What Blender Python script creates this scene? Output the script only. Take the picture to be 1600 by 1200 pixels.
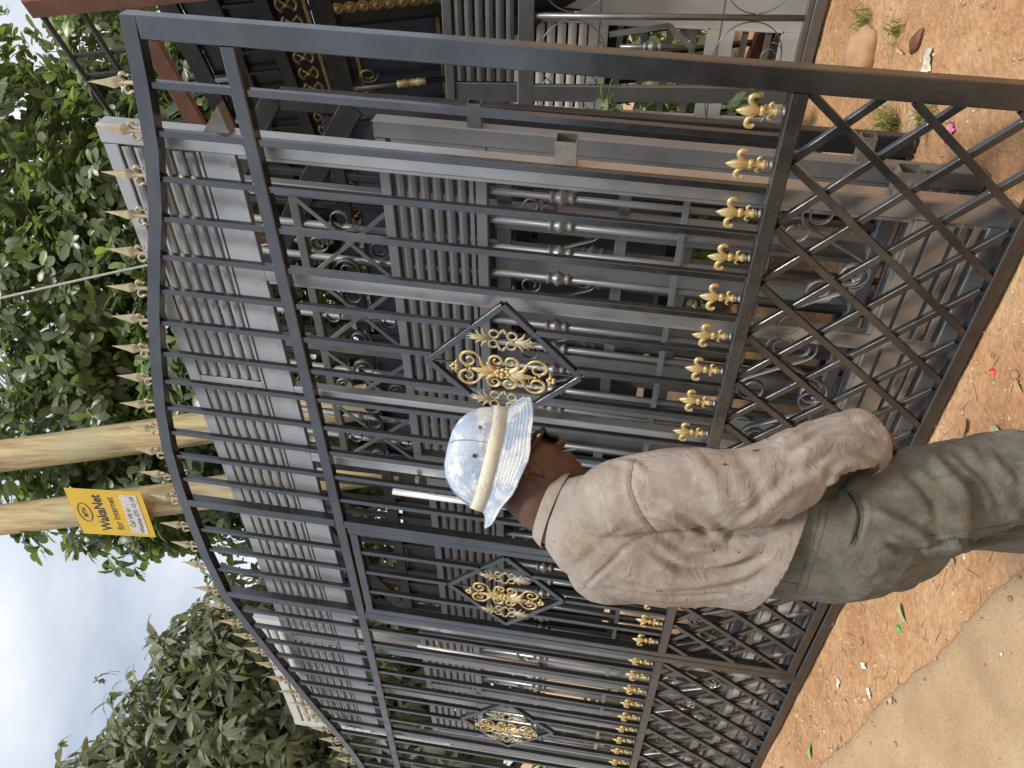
import bpy, bmesh, math, random
import numpy as np
from mathutils import Vector, Matrix, noise

random.seed(7); rng = np.random.default_rng(7)
R = math.radians
for o in list(bpy.data.objects): bpy.data.objects.remove(o)
scene = bpy.context.scene
COL = scene.collection

# ------------------------------------------------------------------ camera
CAMH = 1.65; FPX = 1202.0
cam = bpy.data.cameras.new('camera'); camo = bpy.data.objects.new('camera', cam); COL.objects.link(camo)
cam.sensor_fit = 'HORIZONTAL'; cam.sensor_width = 36.0; cam.lens = 36.0 * FPX / 1600.0
cam.clip_start = 0.05; cam.clip_end = 2000
# the phone was held upright and the picture saved on its side: world up is picture left
camo.matrix_world = Matrix(((0, 1, 0, 0), (0, 0, -1, 0), (-1, 0, 0, CAMH), (0, 0, 0, 1)))
scene.camera = camo

# ------------------------------------------------------------------ world and sun
SUN_EL, SUN_AZ = 62.0, 172.0          # azimuth clockwise from +Y: high behind the camera
world = bpy.data.worlds.new('World'); scene.world = world; world.use_nodes = True
wn = world.node_tree; wn.nodes.clear()
wo = wn.nodes.new('ShaderNodeOutputWorld'); bg = wn.nodes.new('ShaderNodeBackground')
sky = wn.nodes.new('ShaderNodeTexSky'); sky.sky_type = 'NISHITA'; sky.sun_disc = False
sky.sun_elevation = R(SUN_EL); sky.sun_rotation = R(SUN_AZ); sky.air_density = 1.0; sky.dust_density = 2.0; sky.ozone_density = 1.0
tc = wn.nodes.new('ShaderNodeTexCoord')
mp = wn.nodes.new('ShaderNodeMapping'); mp.inputs['Scale'].default_value = (1.0, 1.0, 2.2)
cn = wn.nodes.new('ShaderNodeTexNoise'); cn.inputs['Scale'].default_value = 2.1; cn.inputs['Detail'].default_value = 7; cn.inputs['Roughness'].default_value = 0.55
cr = wn.nodes.new('ShaderNodeValToRGB'); cr.color_ramp.elements[0].position = 0.36; cr.color_ramp.elements[1].position = 0.6
cr.color_ramp.elements[0].color = (0.5, 0.5, 0.5, 1); cr.color_ramp.elements[1].color = (1, 1, 1, 1)
cn2 = wn.nodes.new('ShaderNodeTexNoise'); cn2.inputs['Scale'].default_value = 3.3; cn2.inputs['Detail'].default_value = 5
cc = wn.nodes.new('ShaderNodeValToRGB'); cc.color_ramp.elements[0].position = 0.3; cc.color_ramp.elements[1].position = 0.7
cc.color_ramp.elements[0].color = (6.2, 6.9, 7.8, 1); cc.color_ramp.elements[1].color = (8.9, 9.1, 9.4, 1)
mx = wn.nodes.new('ShaderNodeMixRGB')
L = wn.links.new
L(tc.outputs['Generated'], mp.inputs['Vector']); L(mp.outputs['Vector'], cn.inputs['Vector']); L(mp.outputs['Vector'], cn2.inputs['Vector'])
L(cn.outputs['Fac'], cr.inputs['Fac']); L(cn2.outputs['Fac'], cc.inputs['Fac'])
L(cr.outputs['Color'], mx.inputs['Fac']); L(sky.outputs['Color'], mx.inputs['Color1']); L(cc.outputs['Color'], mx.inputs['Color2'])
L(mx.outputs['Color'], bg.inputs['Color']); bg.inputs['Strength'].default_value = 0.088
L(bg.outputs['Background'], wo.inputs['Surface'])
sl = bpy.data.lights.new('sun', 'SUN'); sl.energy = 2.5; sl.angle = R(12); sl.color = (1.0, 0.95, 0.87)
so = bpy.data.objects.new('sun', sl); COL.objects.link(so)
sd = Vector((math.sin(R(SUN_AZ)) * math.cos(R(SUN_EL)), math.cos(R(SUN_AZ)) * math.cos(R(SUN_EL)), math.sin(R(SUN_EL))))
so.rotation_euler = sd.to_track_quat('Z', 'Y').to_euler(); so.location = sd * 30
vs = scene.view_settings; vs.view_transform = 'Standard'; vs.look = 'None'; vs.gamma = 1; vs.use_curve_mapping = False
vs.exposure = 0.5
cy = scene.cycles; cy.max_bounces = 5; cy.diffuse_bounces = 2; cy.glossy_bounces = 3; cy.transmission_bounces = 2

# ------------------------------------------------------------------ materials
def nd(nt, t, **kw):
    n = nt.nodes.new(t)
    for k, v in kw.items():
        if k in n.inputs: n.inputs[k].default_value = v
        else: setattr(n, k, v)
    return n
def ramp(nt, stops):
    r = nt.nodes.new('ShaderNodeValToRGB'); e = r.color_ramp.elements
    while len(e) < len(stops): e.new(0.5)
    for i, (p, c) in enumerate(stops):
        e[i].position = p; e[i].color = (c[0], c[1], c[2], 1) if not isinstance(c, (int, float)) else (c, c, c, 1)
    return r
def mat(name, cols, rough=0.5, metal=0.0, scale=8.0, detail=5, stretch=(1, 1, 1), bump=0.0, bscale=60.0, rvar=0.0, spec=0.5, coords='Object', cpos=(0.3, 0.7), layers=(), coat=0.0, crump=0.0, cscale=30.0):
    """procedural surface: noise colour between cols, optional patch layers (colour, scale, lo, hi, amount), noise bump"""
    m = bpy.data.materials.new(name); m.use_nodes = True; nt = m.node_tree; b = nt.nodes['Principled BSDF']; l = nt.links.new
    t = nd(nt, 'ShaderNodeTexCoord'); mpn = nd(nt, 'ShaderNodeMapping'); mpn.inputs['Scale'].default_value = stretch
    l(t.outputs[coords], mpn.inputs['Vector'])
    n = nd(nt, 'ShaderNodeTexNoise', Scale=scale, Detail=detail, Roughness=0.6); l(mpn.outputs['Vector'], n.inputs['Vector'])
    k = len(cols); rp = ramp(nt, [(cpos[0] + (cpos[1] - cpos[0]) * i / max(1, k - 1), c) for i, c in enumerate(cols)]) if k > 1 else ramp(nt, [(0, cols[0]), (1, cols[0])])
    l(n.outputs['Fac'], rp.inputs['Fac']); out = rp.outputs['Color']
    for (c, sc, lo, hi, amt) in layers:
        n2 = nd(nt, 'ShaderNodeTexNoise', Scale=sc, Detail=4, Roughness=0.65); l(mpn.outputs['Vector'], n2.inputs['Vector'])
        r2 = ramp(nt, [(lo, 0.0), (hi, amt)]); l(n2.outputs['Fac'], r2.inputs['Fac'])
        mxn = nd(nt, 'ShaderNodeMixRGB'); l(r2.outputs['Color'], mxn.inputs['Fac']); l(out, mxn.inputs['Color1']); mxn.inputs['Color2'].default_value = (*c, 1); out = mxn.outputs['Color']
    l(out, b.inputs['Base Color'])
    b.inputs['Roughness'].default_value = rough; b.inputs['Metallic'].default_value = metal
    b.inputs['Specular IOR Level'].default_value = spec
    if coat: b.inputs['Coat Weight'].default_value = coat; b.inputs['Coat Roughness'].default_value = 0.15
    if rvar:
        n3 = nd(nt, 'ShaderNodeTexNoise', Scale=scale * 2.3, Detail=6); l(mpn.outputs['Vector'], n3.inputs['Vector'])
        mr = nd(nt, 'ShaderNodeMapRange'); mr.inputs['From Min'].default_value = 0.3; mr.inputs['From Max'].default_value = 0.7
        mr.inputs['To Min'].default_value = max(0.02, rough - rvar); mr.inputs['To Max'].default_value = rough + rvar
        l(n3.outputs['Fac'], mr.inputs['Value']); l(mr.outputs['Result'], b.inputs['Roughness'])
    if bump:
        n4 = nd(nt, 'ShaderNodeTexNoise', Scale=bscale, Detail=6, Roughness=0.65); l(mpn.outputs['Vector'], n4.inputs['Vector'])
        bp = nd(nt, 'ShaderNodeBump', Strength=bump, Distance=0.01); l(n4.outputs['Fac'], bp.inputs['Height']); l(bp.outputs['Normal'], b.inputs['Normal'])
        if crump:
            n5 = nd(nt, 'ShaderNodeTexNoise', Scale=cscale, Detail=5, Roughness=0.55, Distortion=1.2); l(mpn.outputs['Vector'], n5.inputs['Vector'])
            sb_ = nd(nt, 'ShaderNodeMath', operation='SUBTRACT'); sb_.inputs[1].default_value = 0.5; l(n5.outputs['Fac'], sb_.inputs[0]); ab = nd(nt, 'ShaderNodeMath', operation='ABSOLUTE'); l(sb_.outputs[0], ab.inputs[0])
            b2 = nd(nt, 'ShaderNodeBump', Strength=crump, Distance=0.02, invert=True); l(ab.outputs[0], b2.inputs['Height']); l(b2.outputs['Normal'], bp.inputs['Normal'])
    return m
M = {}
M['black'] = mat('black_gloss_paint', [(0.09, 0.094, 0.10), (0.13, 0.135, 0.142)], rough=0.22, metal=0.9, scale=5, rvar=0.1, bump=0.07, bscale=22, spec=0.6,
                 layers=[((0.13, 0.11, 0.09), 9, 0.55, 0.8, 0.4), ((0.3, 0.29, 0.27), 55, 0.68, 0.76, 0.35)])
M['blackgold'] = mat('black_paint_with_gold_overspray', [(0.07, 0.073, 0.077), (0.105, 0.108, 0.112)], rough=0.3, metal=0.8, scale=5, rvar=0.1, bump=0.07, bscale=22, layers=[((0.30, 0.25, 0.13), 150, 0.55, 0.66, 0.55), ((0.30, 0.25, 0.13), 6, 0.5, 0.75, 0.35)])
M['grey'] = mat('grey_metal_paint', [(0.36, 0.36, 0.36), (0.46, 0.455, 0.445)], rough=0.36, metal=0.78, scale=4, rvar=0.08, bump=0.03, bscale=20,
                layers=[((0.24, 0.22, 0.2), 7, 0.6, 0.85, 0.4)])
M['dgrey'] = mat('dark_grey_metal_paint', [(0.15, 0.155, 0.16), (0.21, 0.215, 0.22)], rough=0.38, metal=0.6, scale=4, rvar=0.08, bump=0.03, bscale=20,
                 layers=[((0.17, 0.15, 0.13), 8, 0.6, 0.85, 0.5)])
M['mgrey'] = mat('mid_grey_metal_paint', [(0.21, 0.215, 0.22), (0.28, 0.285, 0.29)], rough=0.48, metal=0.65, scale=4, rvar=0.08, bump=0.03, bscale=20, layers=[((0.17, 0.15, 0.13), 8, 0.6, 0.85, 0.4)])
M['pale'] = mat('pale_grey_primer', [(0.52, 0.52, 0.5), (0.62, 0.61, 0.58)], rough=0.5, metal=0.15, scale=3, bump=0.03, bscale=30, layers=[((0.4, 0.36, 0.3), 6, 0.6, 0.85, 0.4)])
M['raw'] = mat('raw_steel', [(0.24, 0.22, 0.19), (0.36, 0.34, 0.30)], rough=0.5, metal=0.6, scale=18, bump=0.05)
M['handle'] = mat('brushed_silver', [(0.78, 0.76, 0.7), (0.85, 0.84, 0.8)], rough=0.3, metal=0.5, scale=5)
M['jet'] = mat('satin_black_paint', [(0.018, 0.018, 0.02), (0.035, 0.034, 0.036)], rough=0.38, metal=0.1, scale=6, rvar=0.1, bump=0.05, bscale=30, layers=[((0.10, 0.085, 0.07), 8, 0.58, 0.8, 0.4)])
M['navy'] = mat('dark_blue_black_panel', [(0.02, 0.026, 0.045), (0.035, 0.042, 0.065)], rough=0.4, scale=6, bump=0.05, bscale=30)
M['rust'] = mat('rusty_brown_primer', [(0.17, 0.075, 0.045), (0.26, 0.12, 0.075)], rough=0.7, scale=7, bump=0.15, bscale=40, layers=[((0.3, 0.27, 0.22), 6, 0.6, 0.75, 0.6)])
M['gold'] = mat('gold_paint', [(0.42, 0.29, 0.10), (0.66, 0.53, 0.25)], rough=0.42, metal=0.45, scale=30, bump=0.12, bscale=120, layers=[((0.72, 0.68, 0.54), 26, 0.5, 0.7, 0.65), ((0.16, 0.14, 0.11), 40, 0.6, 0.72, 0.6)])
M['palegold'] = mat('faded_gold_paint', [(0.31, 0.255, 0.145), (0.45, 0.39, 0.255)], rough=0.5, metal=0.2, scale=20, bump=0.1, bscale=90, layers=[((0.45, 0.45, 0.4), 14, 0.5, 0.7, 0.5)])
M['oldgold'] = mat('dull_gold_paint', [(0.22, 0.15, 0.06), (0.42, 0.3, 0.11)], rough=0.4, metal=0.5, scale=25, bump=0.1)

def simple(name, c, rough=0.6, metal=0.0):
    m = bpy.data.materials.new(name); m.use_nodes = True; b = m.node_tree.nodes['Principled BSDF']
    nt = m.node_tree; n = nd(nt, 'ShaderNodeTexNoise', Scale=30.0, Detail=4); t = nd(nt, 'ShaderNodeTexCoord'); nt.links.new(t.outputs['Object'], n.inputs['Vector'])
    r = ramp(nt, [(0.3, tuple(x * 0.82 for x in c)), (0.7, tuple(min(1, x * 1.1) for x in c))]); nt.links.new(n.outputs['Fac'], r.inputs['Fac']); nt.links.new(r.outputs['Color'], b.inputs['Base Color'])
    b.inputs['Roughness'].default_value = rough; b.inputs['Metallic'].default_value = metal
    return m

# ------------------------------------------------------------------ object helpers
def link(o, parent=None):
    COL.objects.link(o)
    if parent is not None: o.parent = parent
    return o
def tag(o, label, cat=None, group=None, kind=None):
    if label: o['label'] = label
    if cat: o['category'] = cat
    if group: o['group'] = group
    if kind: o['kind'] = kind
    return o
def thing(name, label, cat, M4=None, group=None):
    o = bpy.data.objects.new(name, None); o.empty_display_size = 0.2; COL.objects.link(o)
    if M4 is not None: o.matrix_world = M4
    return tag(o, label, cat, group)
def me_from(name, V, Fc, material=None, smooth=False):
    me = bpy.data.meshes.new(name); me.from_pydata([tuple(v) for v in V], [], [tuple(f) for f in Fc])
    if material is not None: me.materials.append(material)
    if smooth:
        me.polygons.foreach_set('use_smooth', [True] * len(me.polygons))
    me.update(); return me
def obj(name, me, parent=None, loc=None, rot=None, scale=None):
    o = bpy.data.objects.new(name, me); link(o, parent)
    if loc is not None: o.location = loc
    if rot is not None: o.rotation_euler = rot
    if scale is not None: o.scale = scale
    return o
class MB:
    def __init__(s): s.V = []; s.F = []
    def add(s, V, Fc):
        b = len(s.V); s.V += [tuple(v) for v in V]; s.F += [tuple(i + b for i in f) for f in Fc]; return s
    def me(s, name, material, smooth=False): return me_from(name, s.V, s.F, material, smooth)
def prism(p0, p1, w, t, wdir, c=None):
    """bar from p0 to p1, w wide along wdir, t thick the other way, chamfered edges"""
    p0, p1 = Vector(p0), Vector(p1); a = (p1 - p0).normalized(); wd = Vector(wdir); wd = (wd - a * wd.dot(a)).normalized(); td = a.cross(wd)
    c = min(w, t) * 0.08 if c is None else c; hw, ht = w / 2, t / 2
    sec = [(hw, ht - c), (hw - c, ht), (-hw + c, ht), (-hw, ht - c), (-hw, -ht + c), (-hw + c, -ht), (hw - c, -ht), (hw, -ht + c)]
    V = [p + wd * x + td * y for p in (p0, p1) for x, y in sec]
    Fc = [(i, (i + 1) % 8, 8 + (i + 1) % 8, 8 + i) for i in range(8)] + [tuple(range(7, -1, -1)), tuple(range(8, 16))]
    return V, Fc
def tube(path, radii, n=8, flat=None, closed_ends=True):
    """tapered tube along points; flat=(normal vector, factor) squashes it along that vector"""
    P = [Vector(p) for p in path]; V = []; Fc = []
    up = Vector((0.13, 0.97, 0.21)) if flat is None else Vector(flat[0])
    for i, p in enumerate(P):
        a = (P[min(i + 1, len(P) - 1)] - P[max(i - 1, 0)])
        a = a.normalized() if a.length > 1e-9 else Vector((0, 0, 1))
        u = up - a * up.dot(a)
        if u.length < 1e-5: u = Vector((1, 0, 0)) - a * a.x
        u.normalize(); w = a.cross(u); r = radii[i] if hasattr(radii, '__len__') else radii
        fu = 1.0 if flat is None else flat[1]
        for k in range(n):
            th = 2 * math.pi * k / n; V.append(p + u * (math.cos(th) * r * fu) + w * (math.sin(th) * r))
    for i in range(len(P) - 1):
        for k in range(n):
            Fc.append((i * n + k, i * n + (k + 1) % n, (i + 1) * n + (k + 1) % n, (i + 1) * n + k))
    if closed_ends: Fc += [tuple(range(n - 1, -1, -1)), tuple((len(P) - 1) * n + k for k in range(n))]
    return V, Fc
def lathe(prof, n=12, axis=(0, 0, 1), origin=(0, 0, 0), sq=None):
    """prof: (radius, height) along axis"""
    a = Vector(axis).normalized(); u = a.orthogonal().normalized() if sq is None else Vector(sq); w = a.cross(u); o = Vector(origin); V = []; Fc = []
    for r, h in prof:
        for k in range(n):
            th = 2 * math.pi * (k + (0.5 if sq is not None else 0)) / n; V.append(o + a * h + u * (math.cos(th) * r) + w * (math.sin(th) * r))
    for i in range(len(prof) - 1):
        for k in range(n): Fc.append((i * n + k, i * n + (k + 1) % n, (i + 1) * n + (k + 1) % n, (i + 1) * n + k))
    Fc += [tuple(range(n - 1, -1, -1)), tuple((len(prof) - 1) * n + k for k in range(n))]
    return V, Fc
def ball(c, r, n=8, m=6, sc=(1, 1, 1)):
    V = []; Fc = []
    for i in range(1, m):
        ph = math.pi * i / m
        for k in range(n):
            th = 2 * math.pi * k / n; V.append((c[0] + r * sc[0] * math.sin(ph) * math.cos(th), c[1] + r * sc[1] * math.sin(ph) * math.sin(th), c[2] + r * sc[2] * math.cos(ph)))
    t = len(V); V += [(c[0], c[1], c[2] + r * sc[2]), (c[0], c[1], c[2] - r * sc[2])]
    for i in range(m - 2):
        for k in range(n): Fc.append((i * n + k, (i + 1) * n + k, (i + 1) * n + (k + 1) % n, i * n + (k + 1) % n))
    for k in range(n): Fc.append((t, k, (k + 1) % n)); Fc.append((t + 1, (m - 2) * n + (k + 1) % n, (m - 2) * n + k))
    return V, Fc

# ------------------------------------------------------------------ gate row frame: s runs along the row, h is height, d is depth behind the front face
GB = Vector((0.82, 2.13, 0)); GD = Vector((-0.749, 0.663, 0)).normalized(); GN = Vector((0.663, 0.749, 0)).normalized()
def gframe(off=0.0, T=0.149, s=0.0, turn=0.0, z=0.0):
    """matrix of a gate standing off metres behind the front gate; local x along the row, local -y away from the road, local z up the gate"""
    rot = Matrix.Rotation(turn, 3, 'Z'); D = rot @ GD; N = rot @ GN
    Z = (N * T + Vector((0, 0, 1))).normalized(); X = D; Y = Z.cross(X)
    m = Matrix((X, Y, Z)).transposed().to_4x4(); m.translation = GB + GD * s + GN * off + Vector((0, 0, z)); return m
class Gate:
    def __init__(g, name, label, off, T=0.149, s=0.0, shear=0.028, turn=0.0, group=None, cat='gate', z=0.0):
        g.e = thing(name, label, cat, gframe(off, T, s, turn, z), group); g.sh = shear; g.k = math.sqrt(1 + T * T); g.cache = {}
    def P(g, s, h, d=0.0): return Vector((s - g.sh * (h - 0.8), -d, h * g.k))
    def bar(g, name, a, b, w, m, t=None, d=0.0, parent=None):
        t = w if t is None else t; A, B = g.P(*a), g.P(*b); A.y = B.y = -(d + t / 2)
        key = (round(B.x - A.x, 3), round(B.z - A.z, 3), w, t, m)
        if key not in g.cache:
            v, f = prism(Vector((0, 0, 0)), B - A, w, t, (B - A).cross(Vector((0, 1, 0)))); g.cache[key] = me_from(name, v, f, m)
        return obj(name, g.cache[key], parent or g.e, A)
    def tub(g, name, a, b, r, m, d=0.0, n=10):
        A, B = g.P(*a), g.P(*b); A.y = B.y = -d; key = ('t', round(B.x - A.x, 3), round(B.z - A.z, 3), r, m)
        if key not in g.cache:
            v, f = tube([Vector((0, 0, 0)), B - A], r, n); me = me_from(name, v, f, m)
            for p in me.polygons: p.use_smooth = len(p.vertices) == 4
            g.cache[key] = me
        return obj(name, g.cache[key], g.e, A)
    def put(g, name, me, s, h, d=0.0, rot=None, scale=None, parent=None):
        return obj(name, me, parent or g.e, g.P(s, h, d), rot, scale)
    def plate(g, name, s0, s1, h0, h1, d, t, m):
        return g.bar(name, ((s0 + s1) / 2, h0), ((s0 + s1) / 2, h1), abs(s1 - s0), m, t, d)
    def rail(g, name, h, s0, s1, w, m, t=None, d=0.0): return g.bar(name, (s0, h), (s1, h), w, m, t, d)
    def slats(g, s0, s1, h0, h1, n, m, d=0.0, name='slat'):
        pitch = (h1 - h0) / n; key = ('sl', round(s1 - s0, 3), round(pitch, 4), m)
        if key not in g.cache:
            Lx = s1 - s0; p = pitch; V = []; sec = [(0.0, 0.0), (0.012, p * 0.02), (0.02, p * 0.12), (0.024, p * 0.4), (0.021, p * 0.66), (0.012, p * 0.79), (0.0, p * 0.82)]
            for x in (0, Lx):
                for y, z in sec: V.append((x, y, z))
            k = len(sec); Fc = [(i, k + i, k + i + 1, i + 1) for i in range(k - 1)] + [(k - 1, 2 * k - 1, k, 0), tuple(range(k)), tuple(range(2 * k - 1, k - 1, -1))]
            g.cache[key] = me_from(name, V, Fc, m)
        for i in range(n): g.put(name, g.cache[key], s0, h0 + pitch * i + pitch * 0.14, d)
def spiral(c, r0, r1, a0, a1, n=18):
    """points in the local x-z plane"""
    out = []
    for i in range(n + 1):
        f = i / n; a = a0 + (a1 - a0) * f; r = r0 + (r1 - r0) * f; out.append(Vector((c[0] + r * math.cos(a), 0, c[1] + r * math.sin(a))))
    return out
YF = (0, 1, 0)
def ribbon(path, w, t):
    """flat iron strip bent edgewise: w across the gate depth, t thin"""
    return tube(path, t, 6, (YF, w / (2 * t) if False else (w / 2) / t))
_scroll_cache = {}
def scroll_me(R0, m, turns=1.35, w=0.02, t=0.0028):
    key = (R0, m, turns, w)
    if key not in _scroll_cache:
        p = spiral((0, 0), R0, R0 * 0.42, -math.pi / 2, -math.pi / 2 + turns * 2 * math.pi, 30)
        v, f = ribbon(p, w, t); _scroll_cache[key] = me_from('scroll', v, f, m, True)
    return _scroll_cache[key]
def sscroll_me(R0, Lh, m, w=0.03, t=0.0042):
    key = ('s', R0, Lh, m)
    if key not in _scroll_cache:
        a = spiral((R0, Lh / 2), R0, R0 * 0.4, math.pi, math.pi - 1.4 * 2 * math.pi, 24); b = [Vector((-p.x, 0, -p.z)) for p in a]
        v, f = ribbon(b[::-1] + a, w, t); _scroll_cache[key] = me_from('scroll', v, f, m, True)
    return _scroll_cache[key]

# ------------------------------------------------------------------ ornament meshes (x along the gate, y to the road, z up)
def mirror4(mb, V, Fc, both=True):
    for sx in (1, -1):
        for sz in ((1, -1) if both else (1,)):
            W = [(v[0] * sx, v[1], v[2] * sz) for v in V]; mb.add(W, [f[::-1] for f in Fc] if sx * sz < 0 else Fc)
def lerp_r(n, *r):
    xs = np.linspace(0, 1, len(r)); return list(np.interp(np.linspace(0, 1, n), xs, r))
def smooth_path(pts, n=14):
    P = [Vector(p) for p in pts]; out = []
    for i in range(n + 1):
        t = i / n * (len(P) - 1); k = min(int(t), len(P) - 2); f = t - k
        p0, p1, p2, p3 = P[max(k - 1, 0)], P[k], P[k + 1], P[min(k + 2, len(P) - 1)]
        out.append(0.5 * ((2 * p1) + (p2 - p0) * f + (2 * p0 - 5 * p1 + 4 * p2 - p3) * f * f + (3 * p1 - p0 - 3 * p2 + p3) * f ** 3))
    return out
def fleur_me():
    mb = MB()
    mb.add(*lathe([(0.004, 0.03), (0.013, 0.032), (0.0155, 0.039), (0.010, 0.046), (0.008, 0.066), (0.011, 0.072)], 10))
    mb.add(*prism((0, 0, 0.070), (0, 0, 0.086), 0.027, 0.02, (1, 0, 0), 0.004))
    p = smooth_path([(0, 0, 0.082), (0, 0.002, 0.1), (0, 0.003, 0.122), (0, 0.002, 0.142), (0, 0, 0.158)], 8); mb.add(*tube(p, [0.004, 0.007, 0.0115, 0.0155, 0.0165, 0.0145, 0.0105, 0.0055, 0.0006], 10, (YF, 0.6)))
    for s in (1, -1):
        p = smooth_path([(0.004 * s, 0, 0.084), (0.012 * s, 0.001, 0.1), (0.027 * s, 0.003, 0.118), (0.043 * s, 0.003, 0.119), (0.049 * s, 0.002, 0.104), (0.043 * s, 0.001, 0.094)], 12)
        mb.add(*tube(p, lerp_r(13, 0.003, 0.006, 0.0085, 0.009, 0.008, 0.0055), 8, (YF, 0.8)))
        p = smooth_path([(0.007 * s, 0, 0.046), (0.014 * s, 0, 0.058), (0.024 * s, 0.001, 0.056), (0.026 * s, 0.001, 0.048)], 8); mb.add(*tube(p, lerp_r(9, 0.005, 0.006, 0.004, 0.003), 6))
    return mb.me('fleur_de_lis', M['gold'], True)
def collar_me():
    return MB().add(*lathe([(0.005, -0.006), (0.005, 0.008), (0.013, 0.010), (0.014, 0.016), (0.009, 0.019), (0.009, 0.024), (0.013, 0.027), (0.012, 0.031), (0.004, 0.032)], 10)).me('finial_collar', M['raw'], True)
def spear_me():
    mb = MB()
    mb.add(*lathe([(0.012, 0.0), (0.013, 0.008), (0.008, 0.014), (0.009, 0.05), (0.012, 0.078)], 8))
    mb.add(*lathe([(0.012, 0.066), (0.022, 0.09), (0.023, 0.096), (0.014, 0.133), (0.0065, 0.175), (0.0006, 0.21)], 4, sq=(1, 0, 0)))
    for s in (1, -1):
        p = smooth_path([(0.006 * s, 0, 0.05), (0.02 * s, 0.004, 0.062), (0.034 * s, 0.006, 0.056), (0.036 * s, 0.006, 0.042), (0.028 * s, 0.006, 0.03), (0.033 * s, 0.006, 0.02)], 12)
        mb.add(*tube(p, lerp_r(13, 0.004, 0.007, 0.0075, 0.006, 0.004), 7))
    me = mb.me('spear_finial', M['palegold'], False); return me
def centre_orn_me():
    mb = MB(); T = []
    def q(path, r, n=7, fl=0.75): T.append(tube(path, [x * 1.3 for x in r], n, (YF, fl)))
    q(spiral((0.056, 0.03), 0.036, 0.007, math.radians(215), math.radians(215 - 560), 30), lerp_r(31, 0.0035, 0.005, 0.0048, 0.003, 0.004))
    q(spiral((0.043, 0.142), 0.05, 0.008, math.radians(250), math.radians(250 + 545), 32), lerp_r(33, 0.003, 0.0055, 0.0055, 0.003, 0.0045))
    q(smooth_path([(0.004, 0.003, 0.025), (0.012, 0.005, 0.05), (0.022, 0.005, 0.08), (0.046, 0.003, 0.092), (0.062, 0.002, 0.098)], 12), lerp_r(13, 0.006, 0.009, 0.008, 0.005, 0.002), 7, 0.6)
    q(smooth_path([(0.005, 0.004, 0.02), (0.02, 0.007, 0.045), (0.04, 0.005, 0.062), (0.046, 0.003, 0.07)], 8), lerp_r(9, 0.006, 0.009, 0.006, 0.001), 6, 0.6)
    q(smooth_path([(0.002, 0.004, 0.03), (0.006, 0.008, 0.07), (0.004, 0.006, 0.11), (0.001, 0.004, 0.125)], 8), lerp_r(9, 0.006, 0.009, 0.005, 0.003), 6, 0.6)
    q(smooth_path([(0.035, 0.003, 0.19), (0.02, 0.004, 0.196), (0.008, 0.004, 0.19)], 6), lerp_r(7, 0.002, 0.005, 0.004), 6)
    for v, f in T: mirror4(mb, v, f)
    for k in range(8):
        a = k * math.pi / 4; mb.add(*ball((0.019 * math.cos(a), 0.008, 0.024 * math.sin(a)), 0.0105, 7, 5, (1, 0.8, 1)))
    mb.add(*ball((0, 0.012, 0), 0.011, 8, 6))
    for s in (1, -1):
        for k in range(5):
            a = k * 2 * math.pi / 5 + 0.3; mb.add(*ball((0.012 * math.cos(a), 0.006, s * 0.2 + 0.012 * math.sin(a)), 0.0085, 6, 5))
        mb.add(*ball((0, 0.004, s * 0.134), 0.007, 6, 5)); mb.add(*ball((0.009, 0.004, s * 0.152), 0.005, 6, 5)); mb.add(*ball((-0.009, 0.004, s * 0.152), 0.005, 6, 5))
    return mb.me('scroll_ornament', M['gold'], True)
def side_orn_me():
    mb = MB()
    ring = spiral((0.024, 0.036), 0.0185, 0.0185, 0, 2 * math.pi, 18)
    v, f = tube(ring, 0.0055, 6, (YF, 0.8), False); mirror4(mb, v, f)
    for (a, b, c, w) in [((0.004, 0.06), (0.012, 0.09), (0.034, 0.112), 0.008), ((0.008, 0.056), (0.026, 0.078), (0.05, 0.086), 0.007), ((0.002, 0.065), (0.006, 0.105), (0.014, 0.138), 0.009), ((0.03, 0.016), (0.046, 0.006), (0.056, 0.0), 0.007)]:
        p = smooth_path([(a[0], 0.002, a[1]), (b[0], 0.006, b[1]), (c[0], 0.001, c[1])], 6); v, f = tube(p, [0.004, w * 0.8, w, w * 0.9, w * 0.65, w * 0.35, 0.0005], 6, (YF, 0.45)); mirror4(mb, v, f)
    for s in (1, -1): mb.add(*tube([(0, 0.003, s * 0.05), (0, 0.006, s * 0.09), (0, 0.002, s * 0.148)], [0.009, 0.011, 0.0006], 6, (YF, 0.5)))
    return mb.me('leaf_ornament', M['palegold'], True)
FLEUR, COLLAR, SPEAR, CORN, SORN = fleur_me(), collar_me(), spear_me(), centre_orn_me(), side_orn_me()

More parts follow.
